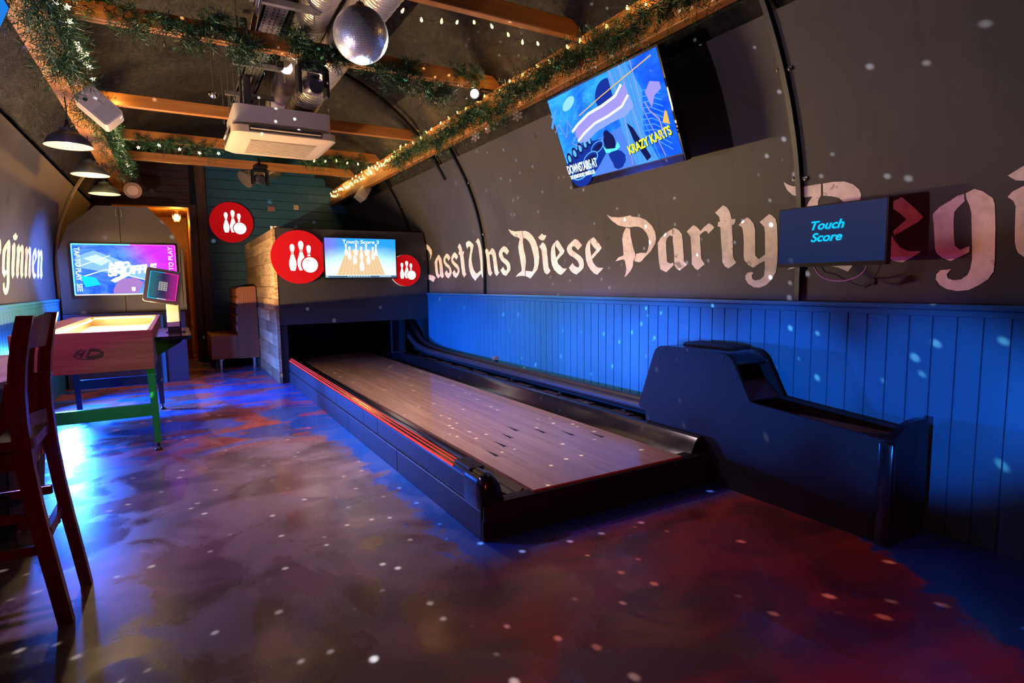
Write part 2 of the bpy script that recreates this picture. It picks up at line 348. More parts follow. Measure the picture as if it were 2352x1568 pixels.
# blackletter words, outline points in mm (y, z) on the wall
TEXT_R={
 'lasst':[[[(7558,1729),(7536,1738),(7474,1741),(7410,1714),(7348,1660),(7344,1609),(7406,1554),(7437,1528),(7447,1537),(7414,1587),(7439,1639),(7480,1667),(7544,1680)]],[[(7651,1348),(7458,1323),(7377,1320),(7264,1284),(7298,1264),(7350,1226),(7463,1256),(7657,1268)]],[[(7139,1587),(7093,1569),(7048,1526),(7034,1471),(7019,1384),(7010,1334),(6986,1303),(7042,1273),(7095,1293),(7110,1309),(7126,1299),(7179,1271),(7246,1311),(7274,1372),(7292,1486),(7256,1523),(7182,1563)],[(7151,1523),(7129,1455),(7123,1327),(7146,1319),(7172,1338),(7191,1401),(7196,1476),(7178,1507)]],[[(6867,1587),(6811,1573),(6757,1530),(6827,1493),(6878,1537),(6910,1527),(6930,1503),(6904,1472),(6805,1432),(6757,1389),(6738,1347),(6769,1306),(6845,1268),(6918,1290),(6964,1337),(6898,1375),(6863,1341),(6819,1337),(6805,1360),(6823,1391),(6924,1430),(6981,1469),(6990,1506),(6968,1541),(6916,1569)]],[[(6627,1590),(6581,1576),(6528,1533),(6590,1495),(6634,1527),(6670,1522),(6688,1499),(6643,1468),(6549,1430),(6510,1388),(6505,1353),(6542,1307),(6614,1270),(6683,1292),(6724,1337),(6657,1374),(6624,1338),(6582,1331),(6560,1360),(6579,1384),(6675,1428),(6736,1466),(6744,1508),(6723,1542),(6673,1575)]],[[(6453,1687),(6425,1671),(6404,1630),(6395,1587),(6351,1589),(6361,1557),(6376,1549),(6368,1481),(6355,1401),(6339,1332),(6313,1314),(6381,1273),(6432,1317),(6455,1398),(6467,1485),(6476,1551),(6514,1556),(6494,1594),(6480,1597),(6498,1630),(6520,1648)]]],
 'uns':[[[(6192,1703),(6141,1686),(6078,1648),(6103,1607),(6144,1549),(6167,1484),(6153,1433),(6126,1371),(6060,1320),(6030,1314),(5938,1350),(5940,1436),(5954,1518),(5969,1626),(5989,1662),(6015,1677),(5942,1715),(5914,1692),(5899,1643),(5883,1557),(5873,1461),(5855,1364),(5840,1310),(5851,1241),(5894,1263),(5928,1312),(6082,1230),(6173,1284),(6227,1352),(6246,1420),(6238,1475),(6203,1541),(6173,1594),(6171,1627),(6199,1640),(6235,1626),(6249,1605),(6266,1630),(6276,1662),(6261,1688)]],[[(5773,1589),(5732,1570),(5719,1543),(5640,1585),(5589,1567),(5563,1525),(5549,1458),(5532,1370),(5518,1329),(5492,1313),(5557,1276),(5599,1305),(5618,1373),(5631,1451),(5642,1503),(5667,1520),(5712,1517),(5708,1454),(5695,1386),(5675,1330),(5650,1312),(5707,1278),(5754,1303),(5769,1362),(5781,1457),(5795,1531),(5819,1559)]],[[(5375,1590),(5317,1576),(5269,1532),(5318,1495),(5370,1528),(5406,1527),(5418,1513),(5391,1471),(5303,1433),(5260,1397),(5251,1357),(5257,1333),(5348,1273),(5419,1291),(5470,1338),(5412,1374),(5367,1335),(5337,1330),(5321,1359),(5345,1390),(5445,1438),(5489,1481),(5499,1512),(5475,1546),(5429,1573)]]],
 'diese':[[[(5237,1756),(5177,1736),(5114,1721),(4980,1717),(4977,1697),(4970,1644),(4984,1605),(4974,1530),(4952,1467),(4944,1405),(4960,1335),(4969,1266),(5029,1271),(5090,1269),(5149,1260),(5099,1293),(5028,1318),(5027,1345),(5051,1431),(5073,1509),(5077,1567),(5055,1615),(5034,1635),(5048,1652),(5139,1676),(5195,1705)]],[[(4972,1714),(4914,1711),(4852,1693),(4795,1657),(4742,1598),(4711,1532),(4698,1447),(4708,1383),(4732,1328),(4785,1291),(4864,1239),(4910,1256),(4956,1266),(4953,1319),(4900,1315),(4830,1308),(4805,1330),(4788,1373),(4790,1434),(4807,1486),(4836,1561),(4870,1606),(4922,1638),(4963,1644)]],[[(4624,1663),(4601,1646),(4553,1640),(4568,1619),(4598,1598),(4632,1598),(4662,1607),(4696,1630)]],[[(4623,1581),(4584,1558),(4563,1515),(4556,1453),(4546,1390),(4539,1340),(4506,1308),(4540,1282),(4570,1275),(4604,1291),(4627,1330),(4637,1393),(4647,1457),(4654,1512),(4690,1544)]],[[(4425,1566),(4416,1559),(4427,1508),(4420,1450),(4393,1396),(4382,1368),(4340,1346),(4312,1327),(4264,1320),(4240,1324),(4278,1296),(4334,1266),(4383,1278),(4447,1317),(4483,1363),(4498,1413),(4499,1471),(4484,1519),(4455,1550)]],[[(4416,1574),(4379,1584),(4350,1561),(4319,1525),(4276,1483),(4296,1456),(4346,1431),(4396,1399),(4406,1429),(4351,1471),(4381,1501),(4415,1535)]],[[(4116,1575),(4075,1564),(4016,1515),(4076,1476),(4113,1505),(4145,1515),(4168,1504),(4160,1481),(4109,1455),(4046,1425),(4005,1392),(3994,1350),(4002,1320),(4033,1298),(4101,1265),(4150,1279),(4190,1302),(4213,1328),(4159,1368),(4130,1343),(4091,1327),(4065,1330),(4062,1353),(4084,1384),(4136,1413),(4202,1440),(4234,1469),(4241,1497),(4224,1523),(4174,1549)]],[[(3902,1557),(3902,1522),(3905,1470),(3891,1410),(3867,1361),(3831,1330),(3796,1316),(3733,1312),(3761,1291),(3811,1259),(3849,1267),(3903,1302),(3940,1341),(3964,1387),(3973,1436),(3972,1482),(3954,1518),(3928,1542)]],[[(3894,1558),(3853,1571),(3798,1530),(3752,1476),(3778,1458),(3826,1425),(3878,1391),(3890,1417),(3825,1464),(3859,1490),(3896,1525)]]],
 'pa':[[[(3660,1734),(3611,1712),(3520,1698),(3462,1697),(3386,1700),(3375,1689),(3292,1676),(3224,1649),(3171,1606),(3140,1559),(3131,1510),(3141,1471),(3190,1417),(3248,1379),(3283,1350),(3307,1342),(3362,1353),(3344,1407),(3296,1413),(3233,1409),(3216,1435),(3204,1475),(3208,1516),(3227,1554),(3265,1590),(3300,1606),(3347,1613),(3410,1612),(3466,1621),(3535,1639),(3597,1675),(3633,1704)]],[[(3447,1614),(3404,1602),(3402,1555),(3392,1513),(3372,1448),(3354,1409),(3356,1380),(3375,1351),(3380,1313),(3405,1280),(3443,1248),(3475,1233),(3459,1264),(3453,1298),(3470,1363),(3496,1372),(3542,1366),(3583,1361),(3548,1388),(3486,1403),(3492,1472),(3499,1529),(3483,1574)]],[[(2971,1562),(2969,1510),(2994,1520),(3022,1502),(3034,1472),(3031,1417),(3024,1361),(3021,1334),(2989,1321),(2965,1328),(2957,1310),(2988,1289),(3028,1261),(3088,1284),(3100,1329),(3110,1397),(3116,1473),(3087,1507),(3031,1542)]],[[(2965,1568),(2940,1564),(2910,1548),(2883,1519),(2876,1469),(2871,1408),(2865,1362),(2864,1335),(2837,1306),(2901,1271),(2930,1284),(2952,1312),(2955,1374),(2960,1432),(2968,1475)]]],
 'rty':[[[(2778,1571),(2753,1559),(2734,1542),(2717,1527),(2689,1550),(2647,1572),(2626,1561),(2604,1542),(2623,1525),(2654,1505),(2666,1521),(2685,1525),(2725,1503),(2723,1461),(2717,1402),(2711,1344),(2680,1306),(2712,1288),(2739,1268),(2767,1284),(2793,1312),(2794,1367),(2801,1446),(2806,1498),(2839,1534)]],[[(2530,1672),(2502,1658),(2483,1632),(2474,1603),(2468,1579),(2440,1578),(2440,1563),(2452,1547),(2466,1543),(2465,1487),(2460,1424),(2459,1359),(2451,1333),(2431,1308),(2459,1289),(2489,1273),(2517,1287),(2538,1314),(2542,1374),(2551,1449),(2557,1540),(2578,1544),(2573,1571),(2557,1575),(2564,1605),(2594,1633)]],[[(2357,1580),(2334,1567),(2310,1537),(2300,1501),(2298,1431),(2294,1344),(2270,1323),(2227,1348),(2230,1406),(2232,1478),(2238,1513),(2268,1543),(2238,1561),(2204,1582),(2183,1572),(2161,1550),(2153,1516),(2149,1442),(2145,1371),(2145,1303),(2151,1245),(2175,1201),(2213,1167),(2256,1151),(2297,1153),(2339,1175),(2361,1204),(2362,1225),(2345,1243),(2316,1246),(2304,1241),(2316,1226),(2309,1203),(2290,1194),(2254,1201),(2230,1223),(2226,1271),(2228,1311),(2269,1294),(2307,1272),(2343,1291),(2371,1319),(2378,1348),(2379,1437),(2386,1502),(2394,1524),(2419,1540)]]],
 'be':[[[(2101,1750),(2074,1731),(2046,1718),(1977,1707),(1884,1708),(1885,1646),(1904,1620),(1905,1556),(1893,1387),(1871,1294),(1827,1274),(1703,1275),(1715,1256),(1730,1235),(1784,1258),(1853,1274),(2018,1271),(2034,1263),(2080,1252),(2059,1270),(1980,1328),(1990,1480),(1986,1564),(1974,1593),(1958,1620),(1934,1648),(1980,1649),(2018,1657),(2053,1673),(2080,1700),(2095,1728)]],[[(1874,1707),(1816,1707),(1759,1700),(1716,1680),(1685,1650),(1676,1624),(1682,1594),(1698,1564),(1665,1491),(1657,1372),(1696,1287),(1785,1286),(1731,1345),(1722,1433),(1745,1514),(1753,1571),(1763,1596),(1789,1621),(1827,1635),(1874,1644)]],[[(1534,1566),(1531,1522),(1535,1478),(1528,1417),(1513,1382),(1484,1346),(1452,1328),(1421,1324),(1393,1325),(1400,1316),(1436,1292),(1469,1274),(1512,1282),(1549,1308),(1569,1348),(1581,1444),(1576,1512),(1558,1556)]],[[(1528,1569),(1485,1585),(1450,1550),(1416,1513),(1390,1482),(1414,1459),(1447,1442),(1480,1423),(1513,1405),(1521,1426),(1462,1478),(1490,1507),(1528,1541)]]],
 'gi':[[[(1231,1566),(1228,1534),(1252,1510),(1266,1491),(1267,1449),(1263,1391),(1257,1341),(1236,1320),(1200,1335),(1200,1309),(1234,1290),(1270,1272),(1302,1287),(1325,1308),(1334,1330),(1341,1397),(1347,1457),(1351,1477),(1350,1493),(1323,1521),(1283,1543),(1257,1560)]],[[(1225,1567),(1193,1582),(1162,1567),(1125,1533),(1118,1507),(1111,1416),(1107,1324),(1105,1269),(1106,1221),(1124,1188),(1156,1162),(1193,1141),(1236,1136),(1277,1145),(1305,1163),(1324,1190),(1322,1214),(1306,1232),(1265,1235),(1281,1213),(1276,1194),(1252,1184),(1222,1189),(1200,1208),(1192,1231),(1187,1276),(1190,1329),(1196,1405),(1201,1480),(1208,1511),(1221,1542)]],[[(1077,1619),(1025,1650),(989,1628),(1002,1586),(1050,1596)]],[[(1075,1532),(1057,1553),(1023,1569),(992,1533),(982,1456),(974,1316),(946,1294),(970,1253),(1005,1277),(1026,1296),(1034,1313),(1040,1342),(1044,1410),(1046,1491),(1055,1514)]]],
}
TEXT_L={
 'eginnen':[[[(6260,1617),(6279,1593),(6286,1528),(6256,1494),(6197,1477),(6178,1533),(6207,1588)]],[[(6537,1632),(6578,1621),(6602,1580),(6571,1479),(6531,1401),(6483,1285),(6440,1217),(6367,1168),(6302,1155),(6255,1165),(6226,1199),(6238,1246),(6272,1261),(6300,1257),(6294,1224),(6317,1209),(6343,1221),(6377,1265),(6398,1337),(6309,1298),(6254,1341),(6289,1430),(6324,1527),(6392,1571),(6493,1617)],[(6484,1562),(6455,1474),(6412,1371),(6377,1357),(6358,1373),(6390,1452),(6425,1517)]],[[(6767,1709),(6806,1692),(6859,1687),(6825,1654),(6761,1639),(6702,1645),(6668,1670)]],[[(6730,1622),(6779,1603),(6774,1527),(6726,1427),(6681,1358),(6692,1337),(6597,1292),(6562,1325),(6592,1403),(6647,1502),(6649,1583)]],[[(6909,1621),(6956,1590),(7043,1623),(7100,1607),(7117,1545),(7072,1439),(7033,1367),(7039,1338),(6930,1297),(6902,1347),(6935,1413),(6990,1497),(7002,1564),(6956,1537),(6923,1454),(6856,1371),(6860,1340),(6772,1295),(6735,1328),(6769,1408),(6831,1510),(6826,1582)]],[[(7245,1621),(7294,1586),(7369,1625),(7429,1605),(7437,1517),(7380,1405),(7360,1339),(7282,1301),(7239,1337),(7291,1424),(7341,1513),(7334,1569),(7293,1532),(7255,1445),(7199,1358),(7201,1341),(7111,1303),(7074,1334),(7121,1419),(7183,1506),(7162,1581)]],[[(7653,1631),(7703,1584),(7725,1535),(7641,1490),(7553,1446),(7535,1401),(7551,1365),(7621,1353),(7599,1330),(7510,1302),(7448,1328),(7428,1385),(7466,1474),(7509,1552),(7571,1600)],[(7605,1570),(7629,1521),(7585,1483),(7553,1469),(7555,1522)]],[[(7819,1625),(7879,1593),(7940,1627),(8004,1604),(8018,1533),(7965,1422),(7953,1345),(7856,1303),(7811,1338),(7857,1419),(7915,1515),(7911,1557),(7876,1555),(7838,1465),(7783,1384),(7786,1342),(7694,1303),(7657,1335),(7706,1414),(7769,1523),(7743,1595)]]],
}
# ================================================================== THE ROOM
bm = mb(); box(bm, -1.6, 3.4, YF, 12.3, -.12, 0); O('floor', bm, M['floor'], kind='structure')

def arc(z0, z1, side, r=RR, n=24):
    return [(CX+side*hw(z0+(z1-z0)*i/n, r), z0+(z1-z0)*i/n) for i in range(n+1)]
for side, nm in ((1, 'right'), (-1, 'left')):
    zt = 2.56 if side > 0 else 2.42
    pr = [(CX+side*RR, 0)]+arc(1.0, zt, side, n=30); ou = [(CX+side*(RR+.09), 0)]+arc(1.0, zt, side, RR+.09, 30)
    bm = mb(); prism(bm, pr+ou[::-1], XZ, YF, YB)
    w = O('wall_'+nm, bm, M['panel'], smooth=True, kind='structure')
    # painted blackletter words follow the curve of the wall
    for word, glyphs in (TEXT_R if side > 0 else TEXT_L).items():
        bm = mb()
        for g in glyphs:
            loops = [[V((a/1000, b/1000, 0)) for a, b in lp] for lp in g]; flatv = [p for lp in loops for p in lp]
            vs = [bm.verts.new((0, p.x, p.y)) for p in flatv]
            for tri in tessellate_polygon(loops):
                try: bm.faces.new([vs[k] for k in tri])
                except ValueError: pass
        for k in range(28):
            bmesh.ops.bisect_plane(bm, geom=bm.verts[:]+bm.edges[:]+bm.faces[:], plane_co=(0, 0, 1.16+.025*k), plane_no=(0, 0, 1))
        for v in bm.verts: v.co.x = CX+side*(hw(v.co.z)-.003)
        O('painted_lettering', bm, M['letter'], w, label='pale pink-white blackletter word painted on the dark wall')
    # lower boarding, grooved, with a cap rail
    bm = mb(); xw = CX+side*(RR-.03); d = .098; pts = []; y = YF; xi = CX+side*(RR+.0)
    ys = 7.49 if side > 0 else 8.78
    pts = [(xi, YF), (xw, YF)]
    k = 0
    while y+d < ys:
        pts += [(xw, y+d-.004), (xw+side*.007, y+d-.0015), (xw+side*.007, y+d+.0015), (xw, y+d+.004)]; y += d
    ye = YB if side > 0 else 9.2
    pts += [(xw, ye), (xi, ye)]
    prism(bm, pts, XY, 0, 1.06)
    wn = O('wainscot_'+nm, bm, M['teal'], kind='structure')
    bm = mb(); a, b = sorted((xw-side*.012, xi+side*.02)); box(bm, a, b, YF, ye, 1.05, 1.078, .006)
    box(bm, *sorted((xw-side*.005, xi)), YF, ye, 1.02, 1.05, .003)
    O('cap_rail', bm, M['teal'], wn)
# vault above the lining: rough sprayed surface
bm = mb(); na, ny = 64, 210; grid = []
a0 = math.acos(.86); 
for i in range(na+1):
    th = math.radians(30)+(math.radians(120))*i/na; row = []
    for j in range(ny+1):
        yy = YF+(YB+.4-YF)*j/ny; r = RR+.05
        p = V((math.cos(th)*r*2, yy*2.2, math.sin(th)*r*2))
        h = mnoise.fractal(p*2.4, .7, 2.1, 4)*.03+mnoise.noise(p*.6)*.035
        r += h; row.append(bm.verts.new((CX+r*math.cos(th), yy, CZ+r*math.sin(th))))
    grid.append(row)
for i in range(na):
    for j in range(ny): bm.faces.new((grid[i][j], grid[i+1][j], grid[i+1][j+1], grid[i][j+1]))
c_ = O('ceiling', bm, M['vault'], smooth=180, kind='structure')
so = c_.modifiers.new('thick', 'SOLIDIFY'); so.thickness = .08; so.offset = 1
# end wall behind the camera
bm = mb(); prism(bm, [(CX-RR-.1, 0)]+arc(1.2, CZ+RR, -1, n=40)+arc(1.2, CZ+RR, 1, n=40)[::-1]+[(CX+RR+.1, 0)], XZ, YF-.1, YF)
O('wall_front', bm, M['charcoal'], kind='structure')
# back wall: petrol boards right of the doorway, dark planks left of it
def boards(bm, x0, x1, y, z0, z1, pitch, dep=.012, th=.1, clip=True):
    z = z0
    while z < z1-.001:
        zt = min(z+pitch-.006, z1)
        a, b = x0, x1
        if clip:
            lim = hw((z+zt)/2, RR+.03); a, b = max(a, CX-lim), min(b, CX+lim)
        if b > a+.02: box(bm, a, b, y-dep, y, z, zt, .002, 1)
        z += pitch
back = thing('wall_back', 'boarded end wall with doorway, petrol blue boards at right and dark planks at left', 'wall', (0, YB, 0)); back['kind'] = 'structure'
bm = mb(); boards(bm, .5, 3.1, YB, 0, 3.5, .146); O('blue_boarding', bm, M['tealdark'], back)
bm = mb(); boards(bm, -1.3, .3, YB, 2.46, 3.6, .11); boards(bm, -1.3, -.75, YB, 0, 2.46, .11); O('dark_planking', bm, M['darkplank'], back)
bm = mb()
prism(bm, [(.3, 0), (.3, 2.46), (-.75, 2.46), (-.75, 0), (CX-RR-.1, 0)]+arc(1.2, CZ+RR, -1, RR+.06, 40)+arc(1.2, CZ+RR, 1, RR+.06, 40)[::-1]+[(CX+RR+.1, 0)], XZ, YB, YB+.12)
O('wall_core', bm, M['black'], back)
dr = thing('door_1', 'open doorway at the far end with a lamp-lit orange corridor behind it', 'doorway', (-.2, YB, 0)); dr['kind'] = 'structure'
bm = mb(); box(bm, .27, .375, YB-.05, YB+.16, 0, 2.5, .004); box(bm, .38, .52, YB-.07, YB-.01, 0, 3.38, .006); O('door_post', bm, M['darkpost'], dr)
bm = mb(); box(bm, -.8, .27, YB-.03, YB+.14, 2.45, 2.52, .004); box(bm, -.82, -.73, YB-.03, YB+.14, 0, 2.45, .004); O('door_frame', bm, M['darkplank'], dr)
bm = mb(); box(bm, .262, .34, YB+.16, 12.2, 0, 2.46); box(bm, -.86, -.78, YB+.14, 12.2, 0, 2.46); box(bm, -.86, .34, YB+.14, 12.25, 2.46, 2.54); box(bm, -.86, .34, 12.2, 12.28, 0, 2.5)
O('corridor_lining', bm, M['pine'], dr)
bm = mb(); box(bm, .13, .2, 11.0, 11.05, 0, 1.78, .004); O('hanging_rail_board', bm, M['pine'], dr)
# black pressed ribs over the lining joints
def rib(y, z0, z1, side, m, nm, w=.035, n=40):
    bm = mb(); P = [(CX+side*(hw(z0+(z1-z0)*i/n)-.012), y, z0+(z1-z0)*i/n) for i in range(n+1)]
    tube(bm, P, .02, flat=(w/2, .014))
    o = O(nm, bm, m, kind='structure', smooth=30)
    b2 = mb()
    for z in (1.75, 2.3):
        if z0 < z < z1:
            for s in (-1, 1): ball(b2, (CX+side*(hw(z)-.012), y+s*.034, z+s*.008), .009, 10, 6)
            c = V((CX+side*(hw(z)-.008), y, z))
            box(b2, c.x-.004, c.x+.004, y-.045, y+.045, z-.006, z+.006)
    if len(b2.verts): O('rib_fixing', b2, M['bolt'], o)
    else: b2.free()
    return o
rib(2.0, 1.06, 2.8, 1, M['blackmetal'], 'trim_1')
rib(5.82, 1.06, 2.8, 1, M['blackmetal'], 'trim_2')
rib(8.0, 1.5, 2.8, 1, M['blackmetal'], 'trim_3')
rib(8.8, 1.06, 2.75, -1, M['brass'], 'trim_4', .03)
bm = mb(); tube(bm, [(CX+(RR-.0)*math.cos(math.radians(a)), 6.3, CZ+(RR-.0)*math.sin(math.radians(a))) for a in range(28, 100, 3)], .022, flat=(.022, .016)); O('trim_5', bm, M['blackmetal'], kind='structure', smooth=30)

# timber: two long beams and the joists between them
b1 = mb(); box(b1, 2.47, 2.545, YF, YB, 2.6, 2.85, .008)
tag(O('timber_beam', b1, M['pine']), 'long orange timber beam along the right wall above the screen, dressed with garland', 'beam', 'long roof beams')
b1 = mb(); box(b1, -.66, -.47, YF, YB, 2.6, 2.85, .008)
tag(O('timber_beam', b1, M['pine']), 'long orange timber beam along the left wall above the pendant lamps', 'beam', 'long roof beams')
for y, lb in ((3.33, 'orange ceiling joist nearest the front, at the top edge above the glitter ball'), (4.53, 'reddish ceiling joist passing just behind the glitter ball, hung with dark garland'),
              (6.49, 'orange ceiling joist directly above the air conditioner'), (7.88, 'rounded orange ceiling joist wrapped in garland behind the air conditioner'), (9.08, 'farthest orange ceiling joist, crossing before the petrol boarded wall')):
    bm = mb()
    if y == 4.53: box(bm, -.66, 2.53, y-.045, y-.004, 2.853, 2.96, .004); box(bm, -.66, 2.53, y+.004, y+.045, 2.853, 2.96, .004)
    else: box(bm, -.66, 2.53, y-.033, y+.033, 2.853, 2.965, .006)
    tag(O('ceiling_joist', bm, M['pinex']), lb, 'joist', 'ceiling joists between the beams')
# ================================================================== BOWLING LANE
Y0, Y1 = 2.3, 8.5
lane = thing('bowling_lane', 'raised black bowling lane with pale maple boards running to the pin box', 'bowling lane', (1.95, Y0, 0))
LK = [(1.172, .15), (1.172, .262), (1.178, .282), (1.195, .297), (1.22, .302), (1.248, .296), (1.275, .272), (1.3, .228), (1.33, .176), (1.37, .15), (1.42, .152), (1.455, .172), (1.455, .05), (1.2, .05), (1.2, .15)]
bm = mb(); prism(bm, LK, XZ, Y0+.1, Y1); O('left_gutter', bm, M['blackgloss'], lane, smooth=25)
bm = mb(); prism(bm, [(2.475, .05), (2.475, .172), (2.51, .152), (2.55, .158), (2.578, .19), (2.6, .235), (2.625, .268), (2.65, .274), (2.672, .268), (2.684, .25), (2.684, 0), (2.6, 0)], XZ, Y0+.03, Y1); O('right_gutter', bm, M['blackgloss'], lane, smooth=25)
bm = mb(); box(bm, 1.455, 2.475, Y0+.006, Y1, .1, .19, .002); O('lane_deck', bm, M['lane'], lane)
arrow = flat('dark_blue_inlay', (.012, .016, .035), .8); arrow.node_tree.nodes['Principled BSDF'].inputs['Specular IOR Level'].default_value = .05
for ax, ay in ((1.573, 2.953), (1.71, 3.1), (1.842, 3.25), (1.968, 3.386), (2.096, 3.24), (2.22, 3.083), (2.354, 2.94)):
    bm = mb(); prism(bm, [(ax-.012, ay-.075), (ax, ay+.075), (ax+.012, ay-.075), (ax, ay-.06)], XY, .1895, .1912); O('aiming_arrow', bm, arrow, lane)
bm = mb()
ys = [Y0+.01, 3.49, 4.7, 5.9, 7.5]
for a, b in zip(ys, ys[1:]): box(bm, 1.166, 1.2, a+.002, b-.002, 0, .142, .004)
O('side_skirt', bm, M['charcoal'], lane)
bm = mb(); box(bm, 1.178, 1.21, Y0+.01, Y1, .13, .165); 
for a, b in ((Y0+.06, 3.9), (3.905, 4.25), (4.255, 5.1), (5.105, 7.5)): box(bm, 1.17, 1.19, a, b, .155, .262, .003)
O('side_rail', bm, M['charcoal'], lane)
bm = mb(); box(bm, 1.168, 2.69, Y0-.012, Y0+.012, 0, .178, .004); box(bm, 1.3, 1.47, Y0+.01, Y0+.06, .12, .178, .004); box(bm, 2.46, 2.66, Y0+.01, Y0+.08, .12, .182, .004); O('front_board', bm, M['black'], lane)
# rounded end cap of the left kerb
bm = mb(); pr = [(1.168, .1), (1.168, .255), (1.176, .28), (1.195, .3), (1.222, .306), (1.25, .298), (1.272, .275), (1.28, .24), (1.28, .1)]
prism(bm, pr, XZ, Y0+.06, Y0+.19)
cx_ = 1.224; rings = []
prev = None
for k in range(7):
    a = PI/2*k/6; sc = math.cos(a); ring = []
    for (px, pz) in pr: ring.append(bm.verts.new((px, Y0+.06-.075*math.sin(a), .1+(pz-.1)*(sc*.72+.28 if k else 1))))
    if prev:
        for i in range(len(pr)): bm.faces.new((prev[i], prev[(i+1) % len(pr)], ring[(i+1) % len(pr)], ring[i]))
    prev = ring
bm.faces.new(prev); O('kerb_end_cap', bm, M['blackgloss'], lane, smooth=50)
bm = mb(); box(bm, 1.18, 1.262, Y0+.15, Y0+.33, .29, .307, .006); O('cap_plate', bm, M['black'], lane)
for yy in (Y0+.19, Y0+.29): b2 = mb(); ball(b2, (1.215, yy, .307), .006, 8, 5); O('cap_screw', b2, M['blackmetal'], lane)
for i, (xa, xb, za, zb) in enumerate(((1.171, 1.1755, .27, .281), (1.184, 1.188, .2895, .293), (1.199, 1.203, .2985, .3))):
    bm = mb(); dx, dz = xb-xa, zb-za; L = math.hypot(dx, dz); nx, nz = -dz/L*.003, dx/L*.003
    prism(bm, [(xa, za), (xb, zb), (xb+nx, zb+nz), (xa+nx, za+nz)], XZ, Y0+.33, 7.52); O('light_strip', bm, M['redled'], lane, label='glowing red light strip')
# ball return track along the wall
trk = thing('ball_track', 'dark ball return track curving down from the pin box and running along the blue wall', 'ball track', (2.85, 6, 0))
path = [(8.3, .7), (8.0, .665), (7.85, .645), (7.7, .57), (7.55, .475), (7.4, .412), (7.2, .368), (6.9, .342), (6.5, .334), (5, .33), (2.86, .33)]
for k, xx in enumerate((2.77, 2.905)):
    bm = mb(); tube(bm, [(xx, y, z) for y, z in path], .034, 12); O('track_rail', bm, M['charcoal'], trk, smooth=60)
bm = mb()
for (ya, za), (yb, zb) in zip(path, path[1:]):
    prism(bm, [(ya, za-.05), (yb, zb-.05), (yb, zb-.025), (ya, za-.025)], YZ, 2.77, 2.905)
O('track_bed', bm, M['black'], trk)
bm = mb(); box(bm, 2.69, 2.735, 2.9, 7.48, .2, .262, .006); y = 3.0
while y < 6.6: box(bm, 2.688, 2.74, y, y+.2+.15*((y*7) % 1), .252, .272, .004); y += .44
O('ledge', bm, M['charcoal'], trk)
y = 3.1
while y < 7.4: bm = mb(); box(bm, 2.74, 2.94, y, y+.04, 0, .28); O('track_support', bm, M['black'], trk); y += .8
# ball return machine
ret = thing('ball_return', 'black ball return unit with tall hood and long trough right of the lane', 'ball return', (2.82, 2, 0))
def rounded(pts, r, k=5):
    out = []; n = len(pts)
    for i, p in enumerate(pts):
        rr = r.get(i, 0) if isinstance(r, dict) else r
        if not rr: out.append(p); continue
        p, a, b = V(p), V(pts[i-1]), V(pts[(i+1) % n]); A = p+(a-p).normalized()*rr; B = p+(b-p).normalized()*rr
        for j in range(k+1):
            t = j/k; out.append(tuple(A*(1-t)**2+p*2*t*(1-t)+B*t*t))
    return out
side = rounded([(2.835, 0), (2.835, .33), (2.905, .357), (2.745, .785), (2.165, .785), (2.025, .53), (1.32, .478), (1.32, 0)], {3: .07, 4: .07})
top = side[3:-3]
bm = mb(); prism(bm, side, YZ, 2.688, 2.706); O('side_panel', bm, M['black'], ret)
bm = mb(); prism(bm, [(y, z+(.0 if z < .7 else .004)) for y, z in side], YZ, 2.975, 2.995); O('side_panel', bm, M['black'], ret)
hood = [p for p in side if p[1] > .52]
inner = [(y-(.03 if y > 2.45 else -.03), z-.03) for y, z in hood]
bm = mb(); hh = [p for p in hood if p[1] > .6 or p[0] > 2.5]; hi = [(y+(-.022 if y > 2.45 else .022), z-.022) for y, z in hh]
prism(bm, hh+hi[::-1], YZ, 2.706, 2.975); O('hood_cover', bm, M['blackgloss'], ret, smooth=30)
bm = mb(); prism(bm, rounded([(2.66, .784), (2.64, .806), (2.28, .804), (2.25, .784)], {1: .015, 2: .015}), YZ, 2.84, 2.99); O('hood_lid', bm, M['black'], ret)
bm = mb(); prism(bm, [(2.14, .62), (2.035, .535), (2.05, .52), (2.16, .61)], YZ, 2.71, 2.97); box(bm, 2.708, 2.973, 2.4, 2.42, .2, .74); O('ball_opening', bm, M['rubber'], ret)
bm = mb(); box(bm, 2.706, 2.975, 1.33, 2.8, .3, .36); 
prism(bm, [(2.706, .36), (2.74, .36), (2.706, .45)], XZ, 1.33, 2.1); prism(bm, [(2.975, .36), (2.94, .36), (2.975, .45)], XZ, 1.33, 2.1)
prism(bm, [(1.62, .36), (1.33, .36), (1.33, .47)], YZ, 2.706, 2.975); O('trough_floor', bm, M['charcoal'], ret)
for xx in (2.79, 2.89):
    bm = mb(); tube(bm, [(xx, 2.1, .44), (xx, 1.6, .415), (xx, 1.36, .46)], .013, 8); O('ball_rail', bm, M['blackmetal'], ret, smooth=60)
endp = rounded([(2.69, 0), (2.69, .49), (2.82, .55), (2.99, .552), (2.995, 0)], {2: .06, 3: .04})
bm = mb(); prism(bm, endp, XZ, 1.285, 1.322); box(bm, 2.67, 2.7, 1.28, 1.34, 0, .47, .004); O('end_panel', bm, M['blackgloss'], ret, smooth=30)
for y, z in ((2.71, .7), (2.66, .762), (2.5, .765), (2.35, .765), (2.21, .762), (2.14, .7), (2.12, .655)): bm = mb(); cyl(bm, (2.684, y, z), (2.69, y, z), .007, seg=10); O('hood_bolt', bm, M['rubber'], ret)

